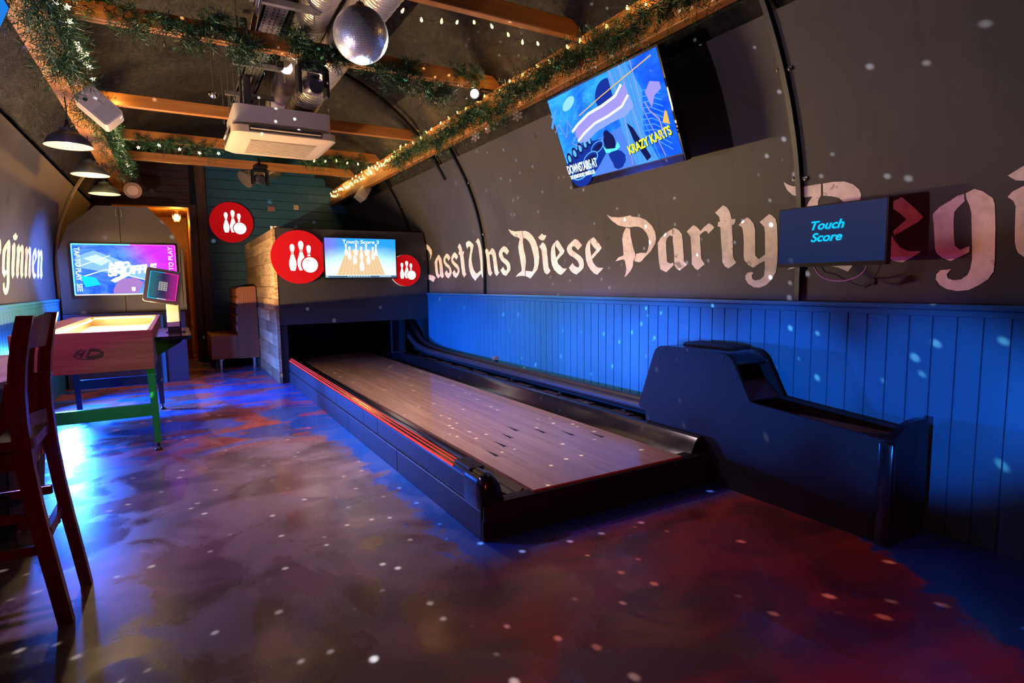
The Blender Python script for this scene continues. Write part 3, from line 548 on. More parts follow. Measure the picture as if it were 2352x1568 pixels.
# ================================================================== PIN BOX
pb = thing('pin_box', 'black pin box front with reclaimed wood cladding on its left side', 'pin box', (2.05, 7.5, 0))
bm = mb()
fas = [(1.085, .722), (1.085, 1.9)]+[(CX+hw(1.9-.05*i)-.02, 1.9-.05*i) for i in range(11)]+[(3.028, 1.3), (3.028, .722)]
prism(bm, fas, XZ, 7.5, 7.535); O('fascia', bm, M['charcoal'], pb)
bm = mb(); box(bm, 1.085, 1.172, 7.5, 7.56, 0, .725, .003); O('post', bm, M['black'], pb)
bm = mb(); box(bm, 2.955, 3.028, 7.5, 7.56, 0, .725, .003); O('post', bm, M['black'], pb)
bm = mb(); z = 0; k = 0
while z < 1.86:
    zt = min(z+.1492, 1.885); y = 7.5; k += 1
    cuts = sorted([7.52, YB-.02]+[7.52+random.uniform(.5, 2.6) for _ in range(2)])
    for a, b in zip(cuts, cuts[1:]): box(bm, 1.042+.006*((k*5) % 3)/2, 1.085, a, b-.003, z+.001, zt-.002, .003, 1)
    z += .1492
box(bm, 1.046, 1.085, 7.49, 7.525, 0, 1.885, .003)
O('wood_cladding', bm, M['clad'], pb, label='reclaimed timber plank cladding')
bm = mb(); box(bm, 1.06, 2.98, 7.53, 10.4, 1.86, 1.885); box(bm, 1.172, 2.9, 8.9, 8.94, 0, 1.86); box(bm, 2.69, 2.71, 7.56, 8.9, .0, 1.86); box(bm, 1.09, 1.12, 7.56, 10.4, 0, 1.86); O('inner_case', bm, M['black'], pb)
bm = mb(); box(bm, 2.505, 2.52, 7.55, 7.57, .285, .722); box(bm, 2.505, 2.7, 7.545, 7.575, .27, .29); O('inner_bracket', bm, M['charcoal'], pb)
for dx, sm, lb in ((0, .022, 'small white cup at the very edge of the pin box top'), (.055, .035, 'wider white tub on top of the pin box beside the small cup')):
    bm = mb(); lathe(bm, [(.001, 0), (sm*.8, 0), (sm, .03), (sm*1.05, .04), (sm*.95, .042), (sm*.75, .005), (.001, .005)], (1.075+dx, 7.62, 1.886), 20)
    tag(O('tub', bm, M['white'], smooth=True), lb, 'tub')
bm = mb(); box(bm, 2.985, 3.03, 5.5, 5.56, .355, .395, .004); box(bm, 2.98, 2.99, 5.52, 5.54, .36, .39); tag(O('wall_box', bm, M['oldwood']), 'tiny brown box resting low on the blue boarding above the ball track', 'box')

# ================================================================== ROUND SIGNS
PIN = [(0, .075), (.06, .1), (.16, .124), (.27, .132), (.36, .122), (.46, .092), (.55, .064), (.615, .05)]
PIN2 = [(.65, .048), (.675, .048)]
PIN3 = [(.71, .05), (.76, .062), (.83, .08), (.9, .083), (.95, .07), (.985, .042), (1, .012)]
def pin(pc, cx, y0, h, m):
    for prof in (PIN, PIN2, PIN3):
        pc.poly([(cx-w*h, y0+t*h) for t, w in prof]+[(cx+w*h, y0+t*h) for t, w in prof[::-1]], m)
def pin_sign(F, R, d, label, rim='signred', ldx=0):
    s = thing('round_sign', label, 'sign', F.translation, 'round bowling pin signs')
    bm = mb(); pts = [(R*math.cos(2*PI*k/64), R*math.sin(2*PI*k/64)) for k in range(64)]
    slab(bm, pts, F, -d, -.012); O('rim', bm, M[rim], s, smooth=30)
    bm = mb(); slab(bm, [(a*1.0, b*1.0) for a, b in pts], F, -.012, 0); O('face', bm, M['signred'], s, smooth=30)
    pc = Pic(F); pc.z = .001; k = R/.325
    def q(cx, y, h): pin(pc, cx*k, y*k, h*k, M['signwhite'])
    pc.poly([(c*k, y*k) for c, y in ((0, 0), (.001, 0), (0, .001))], M['signwhite'])
    q(-.082, -.165, .32); q(.02, -.16, .355); q(.11, -.17, .315)
    pc.ell(.117*k, -.095*k, .109*k, .109*k, M['signred'], 40); pc.ell(.118*k, -.095*k, .093*k, .093*k, M['signwhite'], 40)
    for a, b in ((.075, -.045), (.105, -.042), (.088, -.072)): pc.ell(a*k, b*k, .007*k, .008*k, M['signline'], 12)
    pc.done('pin_logo', s); return s
FY = lambda x, y, z: frame((x, y, z), (1, 0, 0), (0, 0, 1))
pin_sign(FY(1.345, 7.445, 1.55), .325, .05, 'large glowing red round sign with white pins at left of the pin box screen')
pin_sign(FY(2.7, 7.44, 1.385), .21, .06, 'small glowing red round sign with pale rim at right of the pin box screen', 'signrim')
pin_sign(FY(.868, YB-.075, 2.24), .322, .05, 'round red sign with white pins hung on the petrol boarded end wall')

# ================================================================== SCREENS
def tv(name, label, F, w, h, d=.045, bez=.012, bot=.02, edge='blackgloss', cat='screen', box_=True):
    s = thing(name, label, cat, F.translation)
    bm = mb(); slab(bm, rrect(w, h, .008, 2), F, -d, 0); 
    if box_: slab(bm, rrect(w*.6, h*.6, .02, 2), F, -d-.04, -d)
    O('housing', bm, M[edge], s)
    pc = Pic(F); pc.z = .0015
    return s, pc, (-w/2+bez, -h/2+bot, w/2-bez, h/2-bez)
E_ = lambda n, c, s: emit(n, c, s, .2, (.01, .01, .01))
# pin box score screen
F = FY(2.09, 7.385, 1.538)
s, pc, (x0, y0, x1, y1) = tv('score_screen', 'bright score screen showing ten bowling pins between two round signs on the pin box', F, .935, .525, .05)
def g1(t, uv):
    x, y, z = t.xyz(uv); n = t.noise(uv, 2.2, 3)
    f = t.ma('ADD', t.ma('MULTIPLY', t.ma('ABSOLUTE', t.ma('SUBTRACT', x, .5)), -.45), t.ma('ADD', t.ma('MULTIPLY', y, -1.25), t.ma('MULTIPLY', n, .25)))
    return t.mix(t.ss(f, -1.1, -.25), t.mix(t.ss(x, .0, .3), (.13, .12, .75), (.01, .22, .95)), (.55, .85, 1))
pc.quad(x0, y0, x1, y1, screenmat('score_sky', g1, 1.8))
lm = E_('score_lane', (1, .7, .4), .95); lm2 = E_('score_lane_line', (.8, .5, .26), .85); pw = E_('score_pin', (1, .97, .95), 1.15); pg = E_('score_pin_shade', (.42, .42, .46), .7)
tk = E_('score_taskbar', (.12, .24, .42), .7); wt = E_('score_white', (1, 1, 1), 1.3)
pc.poly([(-.32, y0+.03), (.305, y0+.03), (.19, .1), (-.19, .1)], lm)
for k in range(-6, 7): pc.poly([(k*.048-.002, y0+.03), (k*.048+.002, y0+.03), (k*.029+.001, .1), (k*.029-.001, .1)], lm2, False)
pc.z += .0006
for row, (yy, h, sp) in enumerate(((.035, .15, .128), (-.02, .17, .15), (-.075, .19, .175), (-.16, .22, 0))):
    n = 4-row
    for k in range(n):
        cx = (k-(n-1)/2)*sp; prof = PIN+PIN2+PIN3
        pc.poly([(cx-w*h*1.05, yy+t_*h) for t_, w in prof]+[(cx+w*h*1.05, yy+t_*h) for t_, w in prof[::-1]], pw)
        if row: pc.line([(cx-.012, yy+.1*h), (cx, yy+.06*h), (cx+.012, yy+.1*h)], .002, pg); pc.line([(cx-.012, yy+.64*h), (cx+.012, yy+.64*h)], .0016, pg)
pc.quad(x0, y0, x1, y0+.024, tk)
for k in range(9): pc.quad(-.19+k*.034, y0+.004, -.17+k*.034, y0+.02, E_('taskbar_icon', (.5, .65, .8), .9) if k == 0 else pc.mats[-1])
pc.quad(.22, y0+.004, .38, y0+.02, pc.mats[-1]); pc.quad(x0+.004, y0+.004, x0+.03, y0+.02, pc.mats[-1])
pc.done('picture', s)
text('title_lettering', 'Touch Score 3', F @ Matrix.Translation((-.0, y1-.045, .014)), .062, wt, s, sx=1.28, bold=.0009)
# wall monitor
F = frame((2.845, 1.715, 1.417), (.03, -1, 0), (0, 0, 1))
s, pc, (x0, y0, x1, y1) = tv('wall_monitor', 'small wall monitor with cyan Touch Score lettering on a dark blue screen', F, .545, .308, .04, .006, .018, 'black')
def g2(t, uv):
    x, y, z = t.xyz(uv); n = t.noise(uv, 2, 3)
    return t.mix(t.ma('ADD', t.ma('MULTIPLY', y, .6), t.ma('MULTIPLY', n, .4)), (.01, .03, .13), (.035, .045, .13))
pc.quad(x0, y0, x1, y1, screenmat('monitor_blue', g2, .62)); pc.done('picture', s)
cy = E_('cyan_text', (.0, .55, 1), 1.25); cyd = E_('cyan_text_edge', (0, .13, .3), .8)
for k, (a, b) in enumerate((('Touch', .048), ('Score', -.012))):
    text('shadow_lettering', a, F @ Matrix.Translation((-.012, b, .0022)), .06, cyd, s, .3, .0004, 1.12, .0026)
    text('screen_lettering', a, F @ Matrix.Translation((-.014, b+.002, .004)), .06, cy, s, .3, .0004, 1.12, .0012)
bm = mb(); box(bm, 2.9, 3.05, 1.66, 1.76, 1.38, 1.46, .01); box(bm, 3.02, 3.055, 1.58, 1.84, 1.33, 1.5, .006); O('wall_bracket', bm, M['blackmetal'], s)
# cables below it
c0 = [(2.93, 1.83+.13*math.cos(a)-.13, 1.262-.075*math.sin(a)) for a in [PI*k/14 for k in range(15)]]
cb_ = thing('lilac_cable', 'lilac cable hanging in a loop below the wall monitor', 'cable', c0[0])
bm = mb(); tube(bm, [V(p)+V((0, .02, .02)) if i == 0 else p for i, p in enumerate(c0)], .0045, 8); O('cord', bm, M['purplewire'], cb_, smooth=60)
kb = thing('black_cable', 'thin black cable with a plug below the wall monitor', 'cable', (2.95, 1.6, 1.2))
bm = mb(); tube(bm, [(2.94, 1.81, 1.27), (2.95, 1.79, 1.235), (2.96, 1.74, 1.222), (2.97, 1.69, 1.19), (2.97, 1.63, 1.165), (2.97, 1.59, 1.16)], .003, 8); tube(bm, [(2.93, 1.5, 1.28), (2.94, 1.52, 1.235), (2.96, 1.55, 1.2)], .003, 8); O('cord', bm, M['rubber'], kb, smooth=60)
bm = mb(); cyl(bm, (2.965, 1.595, 1.158), (2.962, 1.565, 1.176), .008, .013, 12); box(bm, 2.945, 2.975, 1.535, 1.57, 1.168, 1.2, .006); O('plug', bm, M['rubber'], kb)
# big tilted screen on the right wall
ut, ub = V((2.38, 0, 2.5)), V((2.622, 0, 1.893)); vv = (ut-ub); cc = (ut+ub)/2+V((0, 3.0, 0))
F = frame(cc, (0, -1, 0), vv); H_ = vv.length; W_ = 1.1
s, pc, (x0, y0, x1, y1) = tv('wall_screen', 'big tilted screen advertising karting, hung below the garland on the right wall', F, W_, H_, .05, .012, .05)
def g3(t, uv):
    x, y, z = t.xyz(uv); n = t.noise(uv, 2.4, 5, .6, 1.2); n2 = t.noise(uv, 7, 4, .6, 1.5)
    c = t.mix(t.ss(n, .3, .7), (.0, .07, .85), (.03, .42, 1)); c = t.mix(t.ma('MULTIPLY', t.ss(n2, .55, .8), .55), c, (.16, .5, 1))
    c = t.mix(t.ma('MULTIPLY', t.ss(x, .72, .85), .7), c, (.0, .03, .62))
    return c
pc.quad(x0, y0, x1, y1, screenmat('kart_picture', g3, 1.5))
def T(px, py):   # picture coordinates 0..1 from top left
    return (x0+(x1-x0)*px, y1-(y1-y0)*py)
def TP(*a): return [T(*p) for p in a]
dk = E_('kart_dark', (.0, .04, .5), .75); dk2 = E_('kart_darker', (.0, .012, .2), .5); fl = E_('kart_floor', (.09, .26, .95), 1.0); lt = E_('kart_light', (.08, .42, 1), .95); pk = E_('kart_ribbon', (.42, .36, 1), .95); pw2 = E_('kart_trail', (1, .93, .9), 2.2); ye = E_('kart_yellow', (.85, .95, .04), 1.3); gr_ = E_('kart_cyan', (.1, .9, .9), 1.2); yo = E_('kart_orange', (1, .6, .1), 1)
sky = E_('kart_haze', (.12, .5, 1), 1.1)
pc.ell(*T(.55, .2), .1*W_, .075*W_, dk, 28, .4); pc.ell(*T(.2, .13), .07*W_, .03*W_, E_('kart_glow', (.3, .75, 1), 1.1), 24, .3)
pc.poly(TP((.38, .62), (.62, .56), (.75, 1), (.25, 1)), fl)
pc.poly(TP((.0, .78), (.12, .66), (.25, .6), (.4, .62), (.42, .78), (.3, .92), (.2, 1), (.0, 1)), dk)
for a, b, r in ((.05, .72, .035), (.12, .68, .035), (.19, .645, .033), (.25, .62, .03), (.3, .6, .028), (.02, .86, .02)):
    pc.ell(*T(a, b), r*W_*.8, r*W_*1.1, dk2); pc.ell(*T(a, b), r*W_*.45, r*W_*.65, sky)
for a, b, r in ((.36, .69, .07), (.27, .79, .085), (.14, .9, .11)):
    pc.ell(*T(a, b+.05), r*W_, r*W_*.62, dk, 28, .2); pc.ell(*T(a, b), r*W_*.95, r*W_*.42, sky, 28, .25); pc.ell(*T(a, b), r*W_*.86, r*W_*.35, dk, 28, .25); pc.ell(*T(a+.005, b+.006), r*W_*.66, r*W_*.23, dk2, 28, .25)
pc.poly(TP((.62, .02), (.78, .0), (.85, .3), (.78, .7), (.84, 1), (.66, 1), (.62, .6)), lt)
for k in range(7): pc.line(TP((.64+k*.03, .0), (.67+k*.025, .45), (.63+k*.045, .98)), .0035, pk if k % 3 == 0 else fl)
for k in range(10): pc.line(TP((.8, .3+k*.055), (.88, .32+k*.055), (.97, .4+k*.06)), .003, lt)
pc.poly(TP((.68, .55), (.72, .62), (.8, .95), (.76, .98), (.7, .75)), dk2)
rb = [(.22, .56), (.3, .5), (.42, .44), (.55, .42), (.68, .38), (.75, .3)]; rt = [(x_, y_-.13) for x_, y_ in rb]
pc.poly(TP(*rb)+TP(*rt)[::-1], pk)
pc.poly(TP((.3, .6), (.42, .53), (.55, .5), (.7, .48), (.77, .42), (.76, .3), (.68, .38), (.55, .42), (.42, .44), (.3, .5), (.22, .58)), E_('kart_pale', (.3, .42, 1), 1.0))
pc.line(TP(*rb), .007, pw2); pc.line(TP(*[(x_-.03, y_-.12) for x_, y_ in rb]), .008, pw2); pc.line(TP((.3, .3), (.55, .2), (.98, .05)), .003, yo)
pc.line(TP((.02, .38), (.08, .3), (.12, .48), (.18, .3), (.22, .5), (.16, .56), (.24, .64)), .0035, pk); pc.line(TP((.14, .24), (.2, .4), (.28, .24), (.3, .44), (.36, .26), (.38, .4)), .003, lt); pc.line(TP((.03, .2), (.1, .12), (.0, .32)), .012, lt)
pc.poly(TP((.88, .34), (.93, .26), (.995, .3), (.995, .36), (.94, .4), (.9, .5)), pk); pc.line(TP((.86, .42), (.88, .52), (.93, .62), (.94, .76), (.9, .78)), .005, pk); pc.poly(TP((.985, .56), (.995, .58), (.995, .7), (.95, .66)), yo)
pc.ell(*T(.5, .6), .028*W_, .028*W_, dk2); pc.ell(*T(.507, .68), .05*W_, .055*W_, dk2); pc.poly(TP((.44, .68), (.46, .74), (.54, .76), (.575, .7), (.585, .76), (.53, .8), (.45, .78)), gr_); pc.poly(TP((.47, .8), (.5, .785), (.56, .785), (.59, .81), (.61, .86), (.6, .92), (.56, .975), (.52, .985), (.49, .96), (.485, .9), (.475, .85)), dk)
pc.done('picture', s)
wm = E_('caption_white', (.85, 1, .95), 1.5)
ys_ = E_('caption_shadow', (.0, .02, .1), .4)
for m_, z_, d_ in ((ys_, .03, .004), (ye, .0315, 0)):
    text('caption_lettering', 'KRAZY KARTS', F @ Matrix.Translation((.335+d_, -.155-d_, z_)) @ Matrix.Rotation(.12, 4, 'Z'), .074, m_, s, 0, .0004, .8, .0022)
text('caption_lettering', 'DOWNSTAIRS AT', F @ Matrix.Translation((x0+.022, y0+.088, .03)), .085, wm, s, 0, .0004, .5, .0016, 'LEFT')
text('caption_lettering', 'THE BERMONDSEY BIERKELLER', F @ Matrix.Translation((x0+.03, y0+.034, .03)), .037, wm, s, 0, .0004, .55, .0007, 'LEFT')
bm = mb(); slab(bm, [(-W_/2+.01, -H_/2+.006), (W_/2-.01, -H_/2+.006), (W_/2-.01, -H_/2+.044), (-W_/2+.01, -H_/2+.044)], F, 0, .004); O('lower_bezel', bm, flat('piano_bezel', (.02, .017, .025), .1), s)
bm = mb(); box(bm, 2.64, 2.95, 2.9, 3.1, 2.1, 2.2, .01); O('wall_bracket', bm, M['blackmetal'], s)
# arcade screen at the left end
F = FY(-.494, 8.512, 1.425)
s, pc, (x0, y0, x1, y1) = tv('game_screen', 'wide blue and magenta game screen mounted on the taupe cupboard', F, 1.08, .63, .05, .014, .016)
def g4(t, uv):
    x, y, z = t.xyz(uv); n = t.noise(uv, 2.6, 5, .6, 1.0); n2 = t.noise(uv, 6, 4, .6, 1.3)
    c = t.mix(t.ss(n, .35, .65), (.003, .03, .5), (.03, .1, .8)); c = t.mix(t.ma('MULTIPLY', t.ss(n2, .5, .75), .6), c, (.08, .1, .5))
    m = t.ss(t.ma('ADD', t.ma('MULTIPLY', y, .35), x), .72, 1.1); return t.mix(m, c, t.mix(n, (.08, .006, .4), (.3, .006, .28)))
pc.quad(x0, y0, x1, y1, screenmat('game_picture', g4, 4.2))
pc.poly(TP((.03, .25), (.2, .12), (.75, .55), (.8, .7), (.62, .68), (.03, .45)), E_('game_court', (.2, .42, 1), 1.5)); pc.poly(TP((.1, .28), (.22, .2), (.36, .32), (.26, .42)), E_('game_court_pale', (.45, .8, 1), 1.6)); pc.line(TP((.05, .44), (.35, .22)), .005, E_('game_line', (.6, .85, 1), 1.8)); pc.line(TP((.05, .66), (.3, .5), (.7, .72)), .006, pc.mats[-1])
pc.poly(TP((.36, .9), (.42, .7), (.58, .66), (.66, .76), (.6, .98), (.36, .98)), E_('game_warm', (.35, .18, .5), 1.3)); pc.poly(TP((.06, .62), (.2, .66), (.24, .8), (.1, .85)), E_('game_cyan', (.0, .55, 1), 1.5))
wl = E_('game_white', (1, 1, 1), 3); gc = E_('game_edge_cyan', (.1, .7, 1), 3); gm = E_('game_edge_magenta', (1, .05, .65), 3); gp = E_('game_edge_pale', (.75, .65, 1), 2.5)
for a, b, m_ in (((0, 0), (0, 1), gc), ((1, 0), (1, 1), gm), ((0, 0), (.55, 0), gc), ((.55, 0), (1, 0), gm), ((0, 1), (1, 1), gp)): pc.line(TP(a, b), .006, m_)
pc.ell(*T(.735, .58), .03, .028, gc); pc.ell(*T(.555, .905), .02, .022, E_('hand_icon', (1, .85, .6), 2)); pc.quad(T(.535, .872)[0], T(.535, .872)[1], T(.575, .865)[0], T(.575, .862)[1]+.003, pc.mats[-1]); pc.poly(TP((.34, .72), (.37, .68), (.5, .58), (.52, .62), (.38, .76)), wl)
pc.done('picture', s)
for st, xx, yy, sz, an in (('NEO', .43, .42, .1, .06), ('SHUFFLE', .55, .52, .13, .12), ('5', .86, .4, .09, .15)):
    if st != '5': text('title_lettering', st, F @ Matrix.Translation((*T(xx, yy), .03)) @ Matrix.Rotation(an, 4, 'Z'), sz, wl, s, .25, .0004, 1, .007)
text('side_lettering', 'TAP TO PLAY  SEE', F @ Matrix.Translation((x0+.05, (y0+y1)/2-.0, .03)) @ Matrix.Rotation(-PI/2, 4, 'Z'), .072, E_('side_text_pale', (.6, .75, 1), 1.5), s, 0, .0004, .9, .002)
text('side_lettering', 'TO PLAY', F @ Matrix.Translation((x1-.05, y1-.165, .03)) @ Matrix.Rotation(PI/2, 4, 'Z'), .07, E_('side_text_pink', (1, .5, .95), 1.6), s, 0, .0004, 1.05, .002)
# corner of another screen, top left
F = frame((-.696, 3.03, 2.21), (0, 1, 0), (.385, 0, .923))
s, pc, r_ = tv('corner_screen', 'corner of a blue screen poking in at the top left under the beam', F, 1.1, .63, .045); pc.quad(*r_, E_('corner_picture', (.01, .22, .8), 1)); pc.done('picture', s)
bm = mb(); box(bm, -.93, -.78, 2.95, 3.11, 2.2, 2.3, .01); O('wall_bracket', bm, M['blackmetal'], s)
# ================================================================== GAME TABLE, CUPBOARD, KIOSK
tb = thing('game_table', 'reddish wood puck game table with glowing white bed, green-lit front leg and burnt logo', 'game table', (-.56, 6.3, 0))
TX0, TX1, TY0, TY1 = -.965, -.16, 4.9, 7.65
bm = mb(); box(bm, TX0, TX1, TY0, TY0+.035, .612, .898, .003); O('front_panel', bm, M['tablewood'], tb)
bm = mb(); box(bm, TX1-.035, TX1, TY0+.035, TY1, .612, .898, .003); O('side_panel', bm, M['tablewood'], tb)
bm = mb(); box(bm, TX0, TX0+.035, TY0+.035, TY1, .612, .898, .003); box(bm, TX0+.035, -.79, TY0+.035, TY1, .86, .9, .003); O('side_panel', bm, M['tablewood'], tb)
bm = mb(); box(bm, TX0, TX1, TY1-.035, TY1, .612, .898, .003); O('end_panel', bm, M['tableinner'], tb)
bm = mb(); box(bm, -.805, -.79, TY0+.035, TY1-.035, .74, .852); box(bm, -.79, -.2, TY1-.06, TY1-.035, .74, .895); box(bm, -.215, -.195, TY0+.035, TY1-.035, .74, .852); O('inner_lining', bm, M['tableinner'], tb)
bm = mb(); box(bm, -.79, -.215, TY0+.035, TY1-.06, .72, .8); O('playing_bed', bm, flat('white_bed', (.8, .77, .7), .3, var=.03), tb)
bm = mb(); box(bm, -.79, -.782, TY0+.06, TY1-.07, .856, .868); box(bm, -.215, -.207, TY0+.06, TY1-.07, .856, .868); box(bm, -.77, -.23, TY1-.068, TY1-.06, .872, .884); O('led_strip', bm, M['ledstrip'], tb, label='warm glowing light strip under the rim')
bm = mb(); box(bm, TX0+.03, TX1-.03, TY0+.03, TY1-.03, .62, .71); O('underside', bm, M['black'], tb)
# burnt logo on the front
burn = flat('burnt_mark', (.055, .018, .012), .6); Ff = frame((-.545, TY0-.0012, .747), (1, 0, 0), (0, 0, 1)); pc = Pic(Ff)
pc.line([(.085*math.cos(a), .036*math.sin(a)-.003*math.cos(a)) for a in [math.radians(k) for k in range(-178, 62, 8)]], .0035, burn)
for P_ in ([(-.082, -.012), (-.06, .022), (-.035, .034)], [(-.045, -.02), (-.018, .032)], [(-.06, .003), (-.034, .008)], [(-.012, -.02), (.012, .034)], [(.012, .034), (.055, .03), (.084, .008)], [(-.012, -.02), (.05, -.012), (.078, .0)]): pc.line(P_, .0065, burn)
pc.done('burnt_logo', tb)
pc = Pic(frame((-.45, TY1-.0612, .862), (1, 0, 0), (0, 0, 1))); gold = flat('gold_mark', (.6, .36, .1), .5); pc.line([(.075*math.cos(a), .016*math.sin(a)) for a in [PI*k/16 for k in range(17)]], .0045, gold); pc.done('inner_logo', tb)
for i, (lx, ly, m_, fo) in enumerate(((-.187, 4.945, 'greenlit', 1), (-.925, 4.945, 'greenlit', 1), (-.187, 6.6, 'violetlit', 1), (-.845, 6.6, 'violetlit', 1))):
    bm = mb(); dx = .004
    A = [(lx-.026, ly-.026), (lx+.026, ly-.026), (lx+.026, ly+.026), (lx-.026, ly+.026)]
    va = [bm.verts.new((x, y, .615)) for x, y in A]; vb = [bm.verts.new((lx+.012+(x-lx)*.78, ly+(y-ly)*.78, .055)) for x, y in A]
    for k in range(4): bm.faces.new((va[k], va[(k+1) % 4], vb[(k+1) % 4], vb[k]))
    bm.faces.new(va); bm.faces.new(vb[::-1])
    bmesh.ops.bevel(bm, geom=bm.edges[:], offset=.004, segments=2, affect='EDGES')
    lg = O('leg', bm, M[m_], tb, label='front leg coloured by green light' if i == 0 else None)
    bm = mb(); cyl(bm, (lx+.012, ly, .02), (lx+.012, ly, .056), .008, seg=10); lathe(bm, [(.001, 0), (.026, 0), (.026, .008), (.014, .018), (.008, .028), (.001, .028)], (lx+.012, ly, 0), 20)
    O('foot', bm, M['blackmetal'], lg, smooth=True)
for ly, m_, lb in ((4.95, 'greenlit', 'front crossbar coloured by green light'), (6.6, 'violetlit', 'far crossbar coloured by violet light')):
    bm = mb(); box(bm, -.92 if ly < 5 else -.845, -.187, ly-.02, ly+.02, .262, .352, .004); O('crossbar', bm, M[m_], tb, label=lb)
# side shelf with bracket
bm = mb(); slab(bm, rounded([(-.16, 5.22), (.095, 5.22), (.095, 6.3), (-.16, 6.3)], {1: .06, 2: .06}), Matrix.Identity(4), .79, .82); O('side_shelf', bm, M['blackgloss'], tb)
for yy in (5.5, 6.0):
    bm = mb(); prism(bm, [(-.158, .79), (.04, .79), (.02, .75), (-.158, .64)], XZ, yy, yy+.03); O('shelf_bracket', bm, M['blackmetal'], tb)
# tablet kiosk standing on the shelf
kk = thing('tablet_kiosk', 'tilted tablet kiosk with keypad screen standing on the shelf beside the game table', 'tablet', (-.03, 5.7, .82))
bm = mb(); slab(bm, rrect(.15, .17, .03), Matrix.Translation((-.01, 5.72, .82)), 0, .008); O('base_plate', bm, M['blackmetal'], kk)
bm = mb(); box(bm, -.072, .02, 5.7, 5.74, .865, 1.16, .004); O('stand', bm, M['offwhite'], kk, label='pale flat upright')
bm = mb(); box(bm, -.07, .018, 5.695, 5.745, .826, .868, .003); box(bm, .018, .03, 5.69, 5.75, .826, 1.16, .002); O('stand_foot', bm, M['black'], kk)
F = frame((-.082, 5.64, 1.213), (.97, .1, -.19), (.20, .26, 1))
bm = mb(); slab(bm, rrect(.262, .29, .022), F, -.022, 0); bmesh.ops.bevel(bm, geom=[e for e in bm.edges if e.calc_face_angle(0) > 1], offset=.004, segments=2, affect='EDGES'); tc_ = O('tablet_case', bm, flat('bronze_case', (.05, .04, .034), .3, .3), kk)
pc = Pic(F); pc.z = .001
def g5(t, uv):
    x, y, z = t.xyz(uv); c = t.mix(t.ss(x, .05, .5), (.0, .12, .17), (.012, .01, .07)); return t.mix(t.ss(x, .5, .95), c, (.3, .005, .2))
pc.quad(-.108, -.122, .108, .122, M['glass']); pc.quad(-.1, -.114, .1, .114, screenmat('tablet_picture', g5, 1.1))
c1, c2 = E_('tablet_cyan', (.0, .45, .8), 1.2), E_('tablet_pink', (1, .02, .4), 1.3)
pc.line([(-.1, -.114), (-.1, .114), (.0, .114)], .003, c1); pc.line([(0, .114), (.1, .114), (.1, -.114), (.02, -.114)], .003, c2); pc.line([(-.1, -.114), (-.02, -.114)], .003, c1); pc.line([(-.035, -.113), (.03, -.113)], .003, E_('tablet_white', (.9, .85, .95), 1))
pc.quad(-.032, -.04, .03, .035, E_('keypad', (.5, .5, .5), .7))
kd = E_('keypad_dot', (.12, .12, .13), .4)
for a in range(3):
    for b in range(4): pc.quad(-.024+a*.019, -.032+b*.016, -.014+a*.019, -.024+b*.016, kd)
pc.done('tablet_screen', tc_)
# tall cupboard carrying the game screen
cu = thing('cupboard', 'tall taupe double door cupboard with sloping corners behind the game table', 'cupboard', (-.53, 8.8, 0))
def outline(x0, x1): return None
cp = [(-1.165, .9), (-1.165, 1.62), (-1.05, 1.93), (-.76, 2.19), (-.235, 2.2), (.0, 1.94), (.078, 1.75), (.09, .9)]
bm = mb(); prism(bm, [(-.536, .9)]+[(-1.165, .9), (-1.165, 1.62), (-1.05, 1.93), (-.76, 2.19), (-.536, 2.193)], XZ, 8.565, 8.6); d1 = O('door', bm, M['taupe'], cu)
bm = mb(); prism(bm, [(-.528, .9), (-.528, 2.193), (-.235, 2.2), (.0, 1.94), (.078, 1.75), (.09, .9)], XZ, 8.565, 8.6); d2 = O('door', bm, M['taupe'], cu)
for xx, d_ in ((-.56, d1), (-.504, d2)):
    bm = mb(); tube(bm, [(xx, 8.565, 2.07), (xx, 8.54, 2.07), (xx, 8.54, 2.16), (xx, 8.565, 2.16)], .006, 8); O('handle', bm, M['bolt'], d_, smooth=60)
bm = mb(); prism(bm, cp, XZ, 8.602, 9.1); O('carcass', bm, M['charcoal'], cu)
bm = mb(); box(bm, -1.16, .095, 8.5, 9.1, 0, .895, .004); O('plinth', bm, flat('plum_plinth', (.035, .022, .04), .5), cu)
bm = mb(); box(bm, .092, .125, 8.56, 9.1, .9, 1.7, .003); O('side_edge', bm, M['taupe'], cu)
bx = mb(); box(bx, -.19, -.15, 8.46, 8.5, 0, .86, .003); O('blue_edge_strip', bx, M['teal'], cu)

# ================================================================== BENCH
be = thing('bench_seat', 'brown leather booth bench with ribbed back and chrome legs beside the wood cladding', 'bench', (.7, 9.8, 0))
bm = mb(); box(bm, .395, .79, 9.25, 10.42, .15, .5, .02, 3); O('seat', bm, M['leather'], be, smooth=60)
bm = mb(); prism(bm, rounded([(.765, .15), (.755, .5), (.785, 1.19), (1.03, 1.205), (1.036, .15)], {2: .03, 3: .03}), XZ, 9.245, 10.42); bb = O('backrest', bm, M['leather'], be, smooth=30)
for k in range(5):
    z0 = .53+k*.13; bm = mb(); box(bm, .737+.0062*k, .8, 9.25, 10.4, z0+.003, z0+.127, .024, 3); O('back_channel', bm, M['leather'], bb, smooth=60)
bm = mb(); tube(bm, [(.84, 9.247, .16), (.85, 9.247, 1.18)], .006, 8); O('piping', bm, M['leather'], bb, smooth=60)
for lx, ly in ((.514, 9.3), (.965, 9.33), (.514, 10.3), (.965, 10.3)):
    bm = mb(); lathe(bm, [(.001, 0), (.028, 0), (.028, .008), (.024, .01), (.026, .14), (.05, .142), (.05, .151), (.001, .151)], (lx, ly, 0), 20); O('leg', bm, M['chrome'], be, smooth=True)

